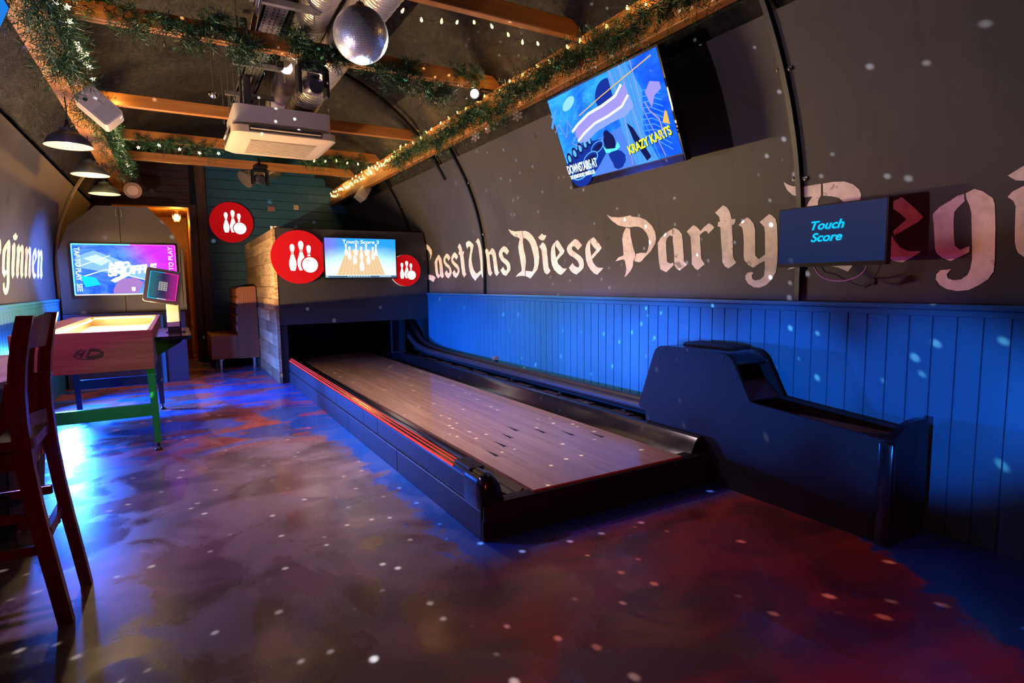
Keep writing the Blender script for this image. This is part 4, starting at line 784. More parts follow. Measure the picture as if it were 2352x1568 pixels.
# ================================================================== BAR STOOL AND BARREL TABLE
ch = thing('bar_stool', 'dark mahogany slat-back bar stool standing at the left', 'bar stool', (-.6, 2.66, 0))
PR = [(0, -.413), (.15, -.432), (.3, -.452), (.45, -.47), (.6, -.483), (.75, -.488), (.85, -.486), (.95, -.476), (1.05, -.458), (1.112, -.443)]
def px_(z):
    for (a, b), (c, d) in zip(PR, PR[1:]):
        if z <= c: return b+(d-b)*(z-a)/(c-a)
    return PR[-1][1]
for yy, dx in ((2.52, 0), (2.815, .028)):
    bm = mb(); n = len(PR)
    w = lambda z: (.025 if yy < 2.6 else .021)-.004*abs(z-.6)
    L_ = [(x+dx-w(z), z) for z, x in PR]; R_ = [(x+dx+w(z), z) for z, x in PR]
    prism(bm, L_+R_[::-1], XZ, yy-.02, yy+.02); bmesh.ops.bevel(bm, geom=[e for e in bm.edges if e.calc_face_angle(0) > 1], offset=.005, segments=2, affect='EDGES')
    O('back_post', bm, M['mahog'], ch, smooth=30)
    # curved brace sweeping from the post to the seat
    bm = mb(); tube(bm, [(-.486+dx, yy, .88), (-.5+dx, yy, .82), (-.52+dx, yy, .765), (-.56+dx, yy, .722), (-.62+dx, yy, .7), (-.7+dx, yy, .69)], .02, flat=(.0218, .026)); O('seat_brace', bm, M['mahog'], ch, smooth=60)
def curve_rail(z0, z1, bow, th, name, sag=0):
    bm = mb(); N_ = 12; A = []; B = []
    for i in range(N_+1):
        f = i/N_; yy = 2.53+(2.805-2.53)*f; b = bow*4*f*(1-f); dx = .028*f; s_ = sag*4*f*(1-f)
        A.append([bm.verts.new((px_(z)+dx-b-t_, yy, z-(s_ if z == z1 else 0))) for z, t_ in ((z0, -th), (z1, -th), (z1, th), (z0, th))])
    for a, b in zip(A, A[1:]):
        for k in range(4): bm.faces.new((a[k], a[(k+1) % 4], b[(k+1) % 4], b[k]))
    bm.faces.new(A[0][::-1]); bm.faces.new(A[-1]); return O(name, bm, M['mahog'], ch, smooth=40)
curve_rail(.985, 1.112, .03, .013, 'crest_rail', .02); curve_rail(.665, .745, .03, .013, 'lower_back_rail')
for f in (.25, .5, .75):
    bm = mb(); yy = 2.53+.275*f; b = .03*4*f*(1-f); Z = [.74+.25*k/6 for k in range(7)]
    pl = [(px_(z)+.028*f-b-.007, z) for z in Z]+[(px_(z)+.028*f-b+.007, z) for z in Z[::-1]]
    prism(bm, pl, XZ, yy-.017, yy+.017); O('slat', bm, M['mahog'], ch)
bm = mb(); slab(bm, rounded([(-.45, 2.49), (-.45, 2.845), (-.9, 2.86), (-.9, 2.475)], .05), Matrix.Identity(4), .655, .69); bmesh.ops.bevel(bm, geom=[e for e in bm.edges if e.calc_face_angle(0) > 1], offset=.008, segments=2, affect='EDGES'); O('seat', bm, M['mahog'], ch, smooth=30)
bm = mb(); box(bm, -.88, -.47, 2.505, 2.53, .585, .655); box(bm, -.88, -.47, 2.8, 2.825, .585, .655); box(bm, -.89, -.865, 2.505, 2.825, .585, .655); box(bm, -.49, -.465, 2.53, 2.8, .585, .655); O('seat_apron', bm, M['mahog'], ch)
for yy in (2.51, 2.82):
    bm = mb(); tube(bm, [(-.875, yy, .66), (-.885, yy, .35), (-.9, yy, 0)], .021, flat=(.021, .021)); O('front_leg', bm, M['mahog'], ch)
for z, a in ((.415, 2.515), (.29, 2.515), (.415, 2.82), (.29, 2.82)):
    bm = mb(); box(bm, -.885, px_(z)+.0, a-.011, a+.011, z-.017, z+.017, .004); O('stretcher', bm, M['mahog'], ch)
bm = mb(); box(bm, px_(.34)-.012+.014, px_(.34)+.012+.014, 2.53, 2.81, .322, .36, .003); O('stretcher', bm, M['mahog'], ch)
bm = mb(); box(bm, -.905, -.88, 2.52, 2.81, .3, .34, .003); O('foot_rest', bm, M['mahog'], ch)
# barrel table
bt = thing('barrel_table', 'barrel table with a weathered plank top at the far left behind the bar stool', 'barrel table', (-1.02, 3.72, 0))
TP_ = rounded([(-1.185, 4.64), (-.79, 4.62), (-.6, 3.42), (-.8, 2.98), (-1.185, 2.95)], {1: .12, 2: .16, 3: .12})
bm = mb(); slab(bm, TP_, Matrix.Identity(4), .772, .8); O('plank_top', bm, M['oldwood'], bt)
bm = mb(); slab(bm, [(-1.0+(x+1.0)*.985, 3.8+(y-3.8)*.99) for x, y in TP_], Matrix.Identity(4), .715, .772)
O('table_edge', bm, M['blackmetal'], bt)
bm = mb(); prof = [(.24, 0), (.262, .08), (.285, .2), (.3, .36), (.29, .52), (.268, .66), (.25, .735)]; NS = 22; C_ = V((-.93, 3.7, 0))
for k in range(NS):
    a0, a1 = 2*PI*k/NS+.012, 2*PI*(k+1)/NS-.012
    cols = [[bm.verts.new((C_.x+r*math.cos(a), C_.y+r*math.sin(a), z)) for r, z in prof] for a in (a0, (a0+a1)/2, a1)]+[[bm.verts.new((C_.x+(r-.022)*math.cos(a), C_.y+(r-.022)*math.sin(a), z)) for r, z in prof] for a in (a1, a0)]
    for A, B in zip(cols, cols[1:]+cols[:1]):
        for i in range(len(prof)-1): bm.faces.new((A[i], B[i], B[i+1], A[i+1]))
    bm.faces.new([c[0] for c in cols]); bm.faces.new([c[-1] for c in cols][::-1])
O('barrel_staves', bm, M['barrel'], bt, smooth=30)
for z, r in ((.05, .257), (.17, .283), (.55, .287), (.68, .266)):
    bm = mb(); lathe(bm, [(r-.004, z), (r+.003, z), (r+.003, z+.035), (r-.004, z+.035), (r-.004, z)], C_, 40); O('barrel_hoop', bm, M['blackmetal'], bt, smooth=40)
# ================================================================== HANGING AND CEILING THINGS
for (y, m_, lb) in ((5.43, 'navyshade', 'nearest pendant lamp, navy shade, hanging above the game table'), (6.7, 'slateshade', 'middle pendant lamp of the row, slate shade, above the game table'), (7.96, 'sageshade', 'farthest and lowest-looking pendant lamp of the row, sage shade, by the cupboard')):
    p = thing('pendant_lamp', lb, 'pendant lamp', (-.61, y, 2.25), 'pendant lamps over the game table')
    bm = mb(); pr = [(.15, 0), (.15, .006), (.139, .03), (.118, .062), (.088, .085), (.062, .098), (.05, .112), (.05, .128), (.02, .135), (.02, .148)]
    lathe(bm, pr+[(.001, .148)], p.location, 40); O('shade', bm, M[m_], p, smooth=50)
    bm = mb(); lathe(bm, [(.15, .0), (.146, .004), (.134, .03), (.114, .058), (.084, .08), (.045, .095), (.001, .1)], p.location, 40); O('shade_lining', bm, M['shadein'], p, smooth=50)
    bm = mb(); ball(bm, p.location+V((0, 0, .055)), .03, 16, 10); O('bulb', bm, M['bulb'], p, smooth=180)
    bm = mb(); tube(bm, [p.location+V((0, 0, .145)), p.location+V((.004, 0, .25)), (-.61, y, 2.6)], .0045, 8); O('cord', bm, M['rubber'], p, smooth=60)
    bm = mb(); cyl(bm, p.location+V((0, 0, .14)), p.location+V((0, 0, .19)), .016, .01, 14); O('lamp_holder', bm, M['blackmetal'], p, smooth=60)
# loudspeakers
def speaker(F, label):
    s = thing('loudspeaker', label, 'loudspeaker', F.translation, 'white loudspeakers on the beams')
    bm = mb(); slab(bm, rrect(.15, .25, .02, 4), F, -.12, 0); bmesh.ops.bevel(bm, geom=[e for e in bm.edges if e.calc_face_angle(0) > 1.2], offset=.006, segments=2, affect='EDGES'); O('cabinet', bm, M['white'], s, smooth=30)
    bm = mb(); slab(bm, rrect(.128, .105, .01, 3), F @ Matrix.Translation((0, -.06, 0)), 0, .005); O('front_grille', bm, M['grille'], s)
    bm = mb(); cyl(bm, F @ V((-.03, .07, -.005)), F @ V((-.03, .07, .003)), .013, seg=20); O('tweeter', bm, M['black'], s)
    bm = mb(); tube(bm, [F @ V((0, .05, -.12)), F @ V((0, .1, -.18))], .018, flat=(.03, .008)); O('bracket', bm, M['blackmetal'], s)
    return s
speaker(frame((-.365, 4.86, 2.43), (.62, .1, .62), (-.68, .1, .62)), 'white loudspeaker on the left beam above the nearest pendant lamp')
speaker(frame((2.42, 8.5, 2.575), (.3, -.9, .25), (.62, .12, .8)), 'white loudspeaker under the right beam at its far end')
s3 = thing('wall_speaker', 'small round pinkish speaker below the left garland end', 'speaker', (-.45, 9.0, 2.5)); bm = mb(); lathe(bm, [(.001, 0), (.09, 0), (.1, .02), (.1, .06), (.06, .09), (.001, .09)], (0, 0, 0), 24, Matrix.Rotation(math.radians(100), 4, 'X')); bm.transform(Matrix.Translation((-.38, 8.9, 2.44))); O('housing', bm, flat('pinkish_plastic', (.35, .22, .2), .5), s3, smooth=30)
bm = mb(); tube(bm, [(-.4, 8.95, 2.47), (-.5, 9.0, 2.62)], .02, flat=(.025, .012)); O('arm', bm, M['offwhite'], s3)
# ceiling air conditioner
ac = thing('air_conditioner', 'square white ceiling air conditioner hung on rods under the joists', 'air conditioner', (.945, 6.0, 2.5))
bm = mb(); slab(bm, rrect(.82, .78, .05), Matrix.Translation((.945, 6.0, 0)), 2.6, 2.775); bmesh.ops.bevel(bm, geom=[e for e in bm.edges if e.calc_face_angle(0) > 1.2], offset=.012, segments=2, affect='EDGES'); O('casing', bm, M['white'], ac, smooth=30)
bm = mb(); a, b = rrect(.88, .88, .07), rrect(.77, .77, .05); T_ = Matrix.Translation((.945, 5.985, 0))
lo = [bm.verts.new(T_ @ V((*p, 2.5))) for p in b]; mi = [bm.verts.new(T_ @ V((*p, 2.525))) for p in a]; hi = [bm.verts.new(T_ @ V((*p, 2.585))) for p in a]; n_ = len(a)
for A, B in ((lo, mi), (mi, hi)):
    for k in range(n_): bm.faces.new((A[k], A[(k+1) % n_], B[(k+1) % n_], B[k]))
bm.faces.new(lo[::-1]); bm.faces.new(hi); O('panel', bm, M['offwhite'], ac, smooth=30)
bm = mb(); box(bm, .66, 1.23, 5.7, 6.27, 2.494, 2.502); 
for k in range(13): box(bm, .67, 1.22, 5.71+k*.043, 5.733+k*.043, 2.489, 2.496)
O('intake_grille', bm, flat('tan_grille', (.34, .27, .2), .6), ac)
for nm, bxs in (('outlet', ((.64, 1.25, 5.535, 5.56, 2.535, 2.585), (.5, .52, 5.7, 6.27, 2.54, 2.58), (1.37, 1.39, 5.7, 6.27, 2.54, 2.58))),):
    for q in bxs: bm = mb(); box(bm, *q); O(nm, bm, M['rubber'], ac)
bm = mb(); box(bm, .65, 1.24, 5.515, 5.54, 2.552, 2.56, .002); O('louvre', bm, M['offwhite'], ac)
bm = mb(); prism(bm, [(.505, 2.585), (.47, 2.5), (.462, 2.503), (.497, 2.588)], XZ, 5.66, 5.84)
for k in range(6): prism(bm, [(.497, 2.588), (.462, 2.503), (.456, 2.505), (.491, 2.59)], XZ, 5.67+k*.028, 5.682+k*.028)
O('side_flap', bm, M['white'], ac)
for rx, ry in ((.56, 5.74), (1.36, 5.72), (.56, 6.3), (1.36, 6.3)):
    bm = mb(); cyl(bm, (rx, ry, 2.76), (rx, ry, CZ+math.sqrt(RR**2-(rx-CX)**2)), .005, seg=8); O('hanging_rod', bm, M['steel'], ac, smooth=60)
bm = mb(); cyl(bm, (.655, 5.66, 2.77), (.655, 5.66, 3.5), .03, seg=18); cyl(bm, (.6, 5.63, 2.77), (.6, 5.63, 3.5), .012, seg=12); O('pipe', bm, M['rubber'], ac, smooth=60, label='black lagged pipe rising to the vault')
# cable trays and rods
tr = thing('cable_tray', 'perforated steel cable tray running lengthwise under the vault', 'cable tray', (.7, 5, 3.05))
bm = mb(); box(bm, .62, .635, 3.2, 7.2, 3.03, 3.07); box(bm, .775, .79, 3.2, 7.2, 3.03, 3.07); box(bm, .62, .79, 3.2, 7.2, 3.03, 3.034); ns = len(bm.faces); y = 3.25
while y < 7.1:
    for xx in (.65, .69, .72, .755): box(bm, xx-.004, xx+.004, y, y+.022, 3.028, 3.031)
    y += .05
bm.faces.ensure_lookup_table()
for f in bm.faces[ns:]: f.material_index = 1
O('tray_channel', bm, [M['steel'], M['black']], tr)
for yy in (4.1, 5.3, 6.15, 6.9):
    bm = mb(); box(bm, .52, .95, yy-.02, yy+.02, 2.985, 3.025, .003); cr = O('cross_bar', bm, M['steel'], tr)
    for xx in (.56, .91):
        bm = mb(); cyl(bm, (xx, yy, 2.9), (xx, yy, CZ+math.sqrt(RR**2-(xx-CX)**2)), .005, seg=8); O('threaded_rod', bm, M['steel'], cr, smooth=60)
t2 = thing('conduit', 'shiny steel conduit beside the cable tray', 'conduit', (.55, 4.5, 3.0)); bm = mb(); cyl(bm, (.53, 3.2, 3.0), (.6, 5.0, 2.98), .024, seg=16); cyl(bm, (.6, 5.0, 2.98), (.6, 5.06, 2.98), .032, seg=16); O('pipe', bm, M['chrome'], t2, smooth=60)
sn = thing('ceiling_sensor', 'small domed sensor hanging left of the cable tray', 'sensor', (.42, 6.1, 2.95)); bm = mb(); lathe(bm, [(.001, -.03), (.03, -.02), (.045, 0), (.045, .02), (.001, .02)], (.42, 6.1, 2.95), 20); O('dome', bm, M['chrome'], sn, smooth=60)
bm = mb(); cyl(bm, (.42, 6.1, 2.96), (.42, 6.1, CZ+math.sqrt(RR**2-.497**2)), .005, seg=8); O('rod', bm, M['steel'], sn)
# foil ducts
def duct(name, label, pts, r, n=90):
    d = thing(name, label, 'air duct', pts[0]); P = [V(p) for p in pts]; Q = []
    L = [(b-a).length for a, b in zip(P, P[1:])]; T_ = sum(L)
    for i in range(n+1):
        s_ = T_*i/n; k = 0
        while k < len(L)-1 and s_ > L[k]: s_ -= L[k]; k += 1
        Q.append(P[k].lerp(P[k+1], min(1, s_/L[k])))
    bm = mb(); tube(bm, Q, [r*(1+.018*math.sin(i*2.4)+.012*mnoise.noise(V((i*.7, r, 0)))) for i in range(n+1)], 28)
    O('foil_sleeve', bm, M['foil'], d, smooth=50)
    bm = mb(); e = Q[-1]; dd = (Q[-1]-Q[-2]).normalized(); cyl(bm, e-dd*.02, e-dd*.01, r*.93, seg=28); O('end_cap', bm, M['steel'], d, smooth=30)
    bm = mb()
    for i in (n//3, 2*n//3): tube(bm, [Q[i]-V((0, .01, 0)), Q[i]+V((0, .01, 0))], r*1.03, 28)
    O('duct_band', bm, M['steel'], d, smooth=30)
    return d
duct('foil_duct', 'large foil air duct running under the vault behind the glitter ball', [(1.23, 3.45, 3.02), (1.22, 4, 3.02), (1.2, 5.4, 2.99), (1.17, 5.9, 2.92), (1.13, 6.14, 2.82)], .13)
duct('foil_duct', 'dull foil air duct left of the larger one, ending behind the joist', [(.95, 3.5, 3.1), (.97, 4.2, 3.12), (1.1, 7.0, 3.18)], .115, 80)
duct('foil_duct', 'short foil duct end below the farthest joist before the petrol boards', [(1.5, 10.2, 3.06), (1.3, 9.7, 2.98), (1.17, 9.5, 2.9), (.99, 9.42, 2.76)], .13, 40)
# moving head lights
def moving(c, label, a=0, k=1):
    m = thing('moving_head_light', label, 'stage light', c, 'moving head lights on the joists')
    R_ = Matrix.Translation(c) @ Matrix.Rotation(a, 4, 'Z') @ Matrix.Scale(k, 4)
    bm = mb(); box(bm, -.085, .085, -.07, .07, .14, .19, .012, 2, R_); O('base', bm, M['black'], m)
    bm = mb(); box(bm, -.1, .1, -.045, .045, .105, .14, .012, 2, R_)
    for s in (-1, 1): box(bm, s*.1-.014, s*.1+.014, -.045, .045, -.08, .13, .012, 2, R_)
    O('yoke', bm, M['black'], m)
    H = R_ @ Matrix.Rotation(math.radians(18), 4, 'X')
    bm = mb(); lathe(bm, [(.001, .075), (.05, .075), (.065, .05), (.07, .0), (.068, -.06), (.062, -.08), (.001, -.08)], (0, 0, 0), 28, H @ Matrix.Rotation(math.radians(-90), 4, 'X') @ Matrix.Rotation(PI, 4, 'X')); box(bm, -.04, .04, -.03, .03, .06, .085, .005, 2, H); O('lamp_head', bm, flat('violet_grey_head', (.09, .07, .085), .3, .2), m, smooth=30)
    bm = mb(); cyl(bm, H @ V((0, -.083, 0)), H @ V((0, -.078, 0)), .048*k, seg=28); O('lens', bm, M['glass'], m)
    bm = mb(); cyl(bm, R_ @ V((0, 0, .19)), R_ @ V((0, 0, .3)), .02, seg=12); O('clamp', bm, M['blackmetal'], m); return m
moving((.965, 4.5, 2.655), 'black moving head light hanging from the garlanded joist below the glitter ball', .12)
moving((1.15, 9.06, 2.72), 'black moving head light hanging from the farthest joist', .2)
sp = thing('can_light', 'silver can spotlight hanging near the moving head light', 'spotlight', (.85, 4.9, 2.9)); bm = mb(); cyl(bm, (.83, 4.75, 2.84), (.9, 4.9, 2.92), .05, .04, 20); O('can', bm, M['steel'], sp, smooth=30)
bm = mb(); box(bm, .75, .8, 4.66, 4.72, 2.8, 2.85, .005); O('bracket', bm, M['black'], sp)
ps = thing('pin_spot', 'small lit white pin spotlight on the right beam by the garland', 'spotlight', (2.25, 4.42, 2.765))
D_ = (V((.951, 3.2, 2.54))-V((2.25, 4.42, 2.765))).normalized(); c_ = V((2.25, 4.42, 2.765))
bm = mb(); cyl(bm, c_-D_*.09, c_, .045, .045, 22); O('can', bm, M['black'], ps, smooth=30)
bm = mb(); cyl(bm, c_+D_*.001, c_+D_*.006, .034, seg=22); O('lens', bm, M['whitelamp'], ps)
bm = mb(); tube(bm, [c_-D_*.05, c_-D_*.05+V((.06, .02, .06)), (2.47, 4.5, 2.84)], .01, 8); O('bracket', bm, M['blackmetal'], ps)
# glitter ball
gb = thing('glitter_ball', 'mirrored glitter ball hanging near the top of the room', 'glitter ball', (.951, 3.2, 2.536)); R0 = .144
bm = mb(); ball(bm, gb.location, R0-.003, 40, 24); O('core', bm, flat('ball_core', (.08, .08, .1), .4), gb, smooth=180)
bm = mb(); NR = 40; c_ = V(gb.location)
for i in range(NR):
    t0, t1 = PI*i/NR, PI*(i+1)/NR; tm = (t0+t1)/2; nt = max(4, int(2*PI*R0*math.sin(tm)/(PI*R0/NR)))
    for k in range(nt):
        p0, p1 = 2*PI*k/nt, 2*PI*(k+1)/nt; pm = (p0+p1)/2
        n = V((math.sin(tm)*math.cos(pm), math.sin(tm)*math.sin(pm), math.cos(tm)))
        n2 = (n+V((random.gauss(0, .03), random.gauss(0, .03), random.gauss(0, .03)))).normalized()
        u = V((-math.sin(pm), math.cos(pm), 0)); u = (u-n2*u.dot(n2)).normalized(); v = n2.cross(u); h = PI*R0/NR*.46; w = R0*math.sin(tm)*(p1-p0)/2*.92; q = c_+n*R0
        f = [bm.verts.new(q+u*w*a+v*h*b) for a, b in ((-1, -1), (1, -1), (1, 1), (-1, 1))]; g = [bm.verts.new(x.co-n2*.003) for x in f]
        bm.faces.new(f)
        for e in range(4): bm.faces.new((f[e], g[e], g[(e+1) % 4], f[(e+1) % 4]))
O('mirror_tiles', bm, M['mirror'], gb)
bm = mb(); lathe(bm, [(.001, .165), (.02, .165), (.03, .15), (.034, .138), (.001, .138)], c_, 20); cyl(bm, c_+V((0, 0, .16)), (c_.x, c_.y, 3.54), .004, seg=8); O('hanger', bm, M['brass'], gb, smooth=30)
# fixtures on the end wall and in the doorway
bm = mb(); box(bm, 1.43, 1.55, YB-.04, YB-.012, 2.45, 2.53, .005); tag(O('junction_box', bm, flat('red_grey_box', (.25, .13, .11), .5)), 'dull red rectangular box on the petrol boards right of the round sign', 'wall box')
bm = mb(); box(bm, 1.845, 1.93, YB-.035, YB-.012, 2.495, 2.575, .005); tag(O('sensor_plate', bm, M['offwhite']), 'pale square plate on the petrol boards, rightmost of the two wall fittings', 'wall plate')
dl = thing('bulkhead_lamp', 'glowing amber lamp hanging in the far doorway', 'lamp', (.1, 11.0, 2.3))
bm = mb(); lathe(bm, [(.001, .16), (.07, .16), (.07, .145), (.03, .14), (.03, .09), (.001, .09)], dl.location, 20); O('fitting', bm, M['brass'], dl, smooth=30)
bm = mb(); ball(bm, V(dl.location)+V((0, 0, .035)), .05, 16, 10, (1, 1, 1.15)); O('bulb', bm, emit('amber_bulb', (1, .5, .1), 14), dl, smooth=180)
bm = mb()
for a in range(6): tube(bm, [(.1+.055*math.cos(a*PI/3), 11+.055*math.sin(a*PI/3), 2.4), (.1+.06*math.cos(a*PI/3), 11+.06*math.sin(a*PI/3), 2.33), (.1+.03*math.cos(a*PI/3), 11+.03*math.sin(a*PI/3), 2.27)], .003, 6)
O('cage', bm, M['brass'], dl)

# ================================================================== GARLANDS, STRING LIGHTS, SNOWFLAKES
GM = []
for nm, c in (('needle_dark', (.006, .03, .012)), ('needle_mid', (.014, .075, .026)), ('needle_tip', (.035, .13, .04))): GM.append(flat(nm, c, .45, var=.4, scale=40))
def garland(label, pts, rad, n, droop=.35, group='fir garlands on the timber', tint=1):
    P = [V(p) for p in pts]; L = [(b-a).length for a, b in zip(P, P[1:])]; T_ = sum(L)
    vs = []; fs = []; mi = []
    g = thing('garland', label, 'garland', P[0], group); o = V(P[0])
    def at(s_):
        k = 0
        while k < len(L)-1 and s_ > L[k]: s_ -= L[k]; k += 1
        return P[k].lerp(P[k+1], min(1, s_/L[k])), (P[k+1]-P[k]).normalized()
    for i in range(n):
        q, d = at(T_*(i+random.random())/n)
        a = V((random.gauss(0, 1), random.gauss(0, 1), random.gauss(-droop, .8))); a = (a-d*a.dot(d)*.4).normalized()
        ln = rad*random.uniform(.55, 1.25); q = q+V((random.uniform(-.3, .3), random.uniform(-.3, .3), random.uniform(-.3, .3)))*rad
        tip = random.random(); nn = 20
        s1 = a.orthogonal().normalized(); s2 = a.cross(s1)
        for j in range(nn):
            f = (j+.6)/nn; b = q+a*ln*f+V((0, 0, -.25*ln*f*f)); ph = j*2.4+random.random()
            nd = (a*.7+(s1*math.cos(ph)+s2*math.sin(ph))*.9).normalized()*random.uniform(.03, .048)*(1.1-f*.4)*(rad/.11)**.3
            w = nd.cross(V((random.random()-.5, random.random()-.5, random.random()-.5))).normalized()*.0023
            k = len(vs); vs += [b-w-o, b+w-o, b+nd+w*.5-o, b+nd-w*.5-o]; fs.append((k, k+1, k+2, k+3)); mi.append(0 if tip < .4 else 1 if f < .7 or tip < .75 else 2)
    me = bpy.data.meshes.new('fir_needles'); me.from_pydata(vs, [], fs)
    for m in GM: me.materials.append(m)
    me.polygons.foreach_set('material_index', mi)
    ob = bpy.data.objects.new('fir_needles', me); COL.objects.link(ob); ob.parent = g
    bm = mb(); tube(bm, [p+V((0, 0, .0)) for p in P], .006, 6); O('stem_wire', bm, M['green'], g); return g
def wob(pts, n, a, seed):
    random.seed(seed); P = [V(p) for p in pts]; out = []
    for i in range(n+1):
        f = i/n*(len(P)-1); k = min(int(f), len(P)-2); out.append(P[k].lerp(P[k+1], f-k)+V((random.uniform(-a, a)*.5, random.uniform(-a, a), random.uniform(-a, a))))
    return out
garland('thick fir garland over the left beam at the top left corner', wob([(-.5, 3.35, 2.69), (-.5, 3.9, 2.67), (-.5, 4.45, 2.67), (-.5, 4.85, 2.65)], 9, .03, 1), .165, 520)
garland('bright lit fir garland along the far half of the left beam', wob([(-.47, 5.3, 2.6), (-.46, 6.4, 2.7), (-.46, 7.4, 2.72), (-.46, 8.9, 2.68)], 12, .03, 2), .15, 620)
for i, (a, b, n, lb) in enumerate(((1.95, 3.3, 150, 'fir garland on the right beam above the big tilted screen'), (3.3, 4.62, 150, 'lush green fir garland on the right beam near the snowflakes'), (4.6, 5.75, 120, 'fir garland piece on the right beam over the second black rib'), (5.75, 7.1, 110, 'farthest fir garland piece on the right beam, before the bare lit stretch'))):
    garland(lb, wob([(2.44, a, 2.74-.03*(i == 0)), (2.42, (a+b)/2, 2.7), (2.44, b, 2.69)], 8, .035, 10+i), .14, int(n*1.9))
for i, (pts, n, lb) in enumerate((
    ([(-.42, 4.5, 2.98), (-.2, 4.5, 2.9), (-.05, 4.47, 2.86)], 60, 'dark fir sprays on the reddish joist at its left end'), ([(.0, 4.46, 2.92), (.25, 4.45, 2.84), (.3, 4.44, 2.97), (.42, 4.45, 2.98)], 80, 'dark fir sprays on the reddish joist left of the cable tray'),
    ([(.42, 4.45, 2.9), (.5, 4.45, 2.8), (.6, 4.45, 2.83)], 50, 'fir clump hanging from the reddish joist at the cable tray'), ([(.8, 4.42, 3.0), (.9, 4.42, 2.86), (1.08, 4.42, 2.84), (1.25, 4.45, 2.9)], 120, 'dark fir clump on the reddish joist left of the glitter ball'),
    ([(1.35, 4.45, 2.88), (1.6, 4.44, 2.78), (1.75, 4.45, 2.92)], 80, 'dark fir sprays on the reddish joist right of the glitter ball'), ([(1.75, 4.44, 2.8), (1.9, 4.43, 2.72), (2.05, 4.45, 2.8)], 60, 'fir spray with bluish tips near the pin spotlight'), ([(2.1, 4.45, 2.93), (2.3, 4.46, 2.9)], 30, 'last dark fir tuft on the reddish joist by the right beam'),
    ([(-.28, 7.85, 2.9), (-.1, 7.83, 2.83), (.2, 7.82, 2.86), (.5, 7.83, 2.8)], 90, 'olive fir garland on the rounded joist left of the air conditioner'), ([(1.5, 7.84, 2.78), (1.8, 7.83, 2.84), (2.1, 7.85, 2.82), (2.35, 7.85, 2.86)], 100, 'fir garland on the rounded joist right of the air conditioner'))):
    garland(lb, wob(pts, 6, .025, 30+i), .12, int(n*1.4), .2)
def star_mesh():
    bm = mb(); pts = [((.021 if k % 2 == 0 else .009)*math.sin(PI*k/5), (.021 if k % 2 == 0 else .009)*math.cos(PI*k/5)) for k in range(10)]
    prism(bm, pts, lambda p, t: (p[0], t, p[1]), -.003, .003); me = bpy.data.meshes.new('star_bulb'); bm.to_mesh(me); bm.free(); me.materials.append(M['star']); return me
def drop_mesh():
    bm = mb(); lathe(bm, [(.001, -.016), (.006, -.012), (.0085, -.004), (.006, .006), (.003, .014), (.001, .016)], (0, 0, 0), 10); me = bpy.data.meshes.new('fairy_bulb'); bm.to_mesh(me); bm.free(); me.materials.append(M['fairy']); return me
SM, DM = star_mesh(), drop_mesh()
def lights(label, pts, me, nm='bulb', sag=.0, k=1):
    g = thing('string_lights', label, 'string lights', pts[0], 'fairy light strings'); o = V(pts[0])
    bm = mb(); W = []
    for a, b in zip(pts, pts[1:]): W += [V(a), (V(a)+V(b))/2+V((0, 0, -sag))]
    tube(bm, W+[V(pts[-1])], .0016, 5); O('wire', bm, M['rubber'], g)
    for p in pts:
        b = bpy.data.objects.new(nm, me); COL.objects.link(b); b.parent = g; b.location = V(p)-o+V((0, 0, -.014)); b.rotation_euler = (random.uniform(-.4, .4), random.uniform(-.6, .6), random.uniform(-.5, .5)); b.scale = (k, k, k)
random.seed(5)
R3 = lambda a: random.uniform(-a, a)
lights('star shaped fairy lights along the left beam at the top left', [(-.425+R3(.02), 3.75+i*.072, 2.72+R3(.045)) for i in range(21)], SM, 'star_bulb', .01)
lights('star shaped fairy lights along the far half of the left beam', [(-.42+R3(.02), 6.4+i*.094, 2.74+R3(.045)) for i in range(32)], SM, 'star_bulb', .01, 1.1)
lights('warm fairy lights along the near half of the right beam', [(2.455+R3(.01), 2.0+i*.2+R3(.04), 2.83+R3(.025)) for i in range(24)], DM, 'bulb', .015)
lights('thick cluster of warm fairy lights at the far end of the right beam', [(2.45+R3(.012), 6.75+i*.056+R3(.03), 2.81-(i*.0008)+R3(.05)) for i in range(66)], DM, 'bulb', .01, 1.25)
lights('loose fairy lights hanging under the nearest ceiling joist', [(1.28+i*.118, 3.42+R3(.02), 2.84-.03*math.sin(i*1.1)) for i in range(9)], DM, 'bulb', .02)
lights('few star lights in the garland left of the air conditioner', [(-.25+i*.2, 7.78, 2.8+R3(.03)) for i in range(5)], SM, 'star_bulb', .02)
lights('few warm lights in the garland right of the air conditioner', [(1.5+i*.14, 7.76, 2.8+R3(.03)) for i in range(7)], DM, 'bulb', .02, 1.2)
def snow(c, r, m, label, tilt):
    g = thing('snowflake', label, 'snowflake ornament', c, 'snowflake ornaments'); F = frame(c, (math.cos(tilt), -math.sin(tilt)-.9, .1), (.1, 0, 1)); bm = mb()
    for k in range(6):
        R_ = F @ Matrix.Rotation(k*PI/3, 4, 'Z')
        box(bm, -.045*r, .045*r, .05*r, r, -.0015, .0015, 0, 1, R_)
        for y0, l in ((.4, .36), (.65, .28), (.85, .16)):
            for s in (-1, 1): box(bm, -.035*r, .035*r, 0, l*r, -.0015, .0015, 0, 1, R_ @ Matrix.Translation((0, y0*r, 0)) @ Matrix.Rotation(s*-.95, 4, 'Z'))
    pts = [(.2*r*math.cos(PI*k/3), .2*r*math.sin(PI*k/3)) for k in range(6)]; slab(bm, pts, F, -.0018, .0018); O('flake', bm, m, g)
    bm = mb(); tube(bm, [F @ V((0, r*.95, 0)), V(c)+V((0, 0, .2))], .0012, 5); O('thread', bm, M['rubber'], g)
snow((2.42, 4.02, 2.51), .045, M['white'], 'white snowflake hanging below the right garland nearest the big screen', .2)
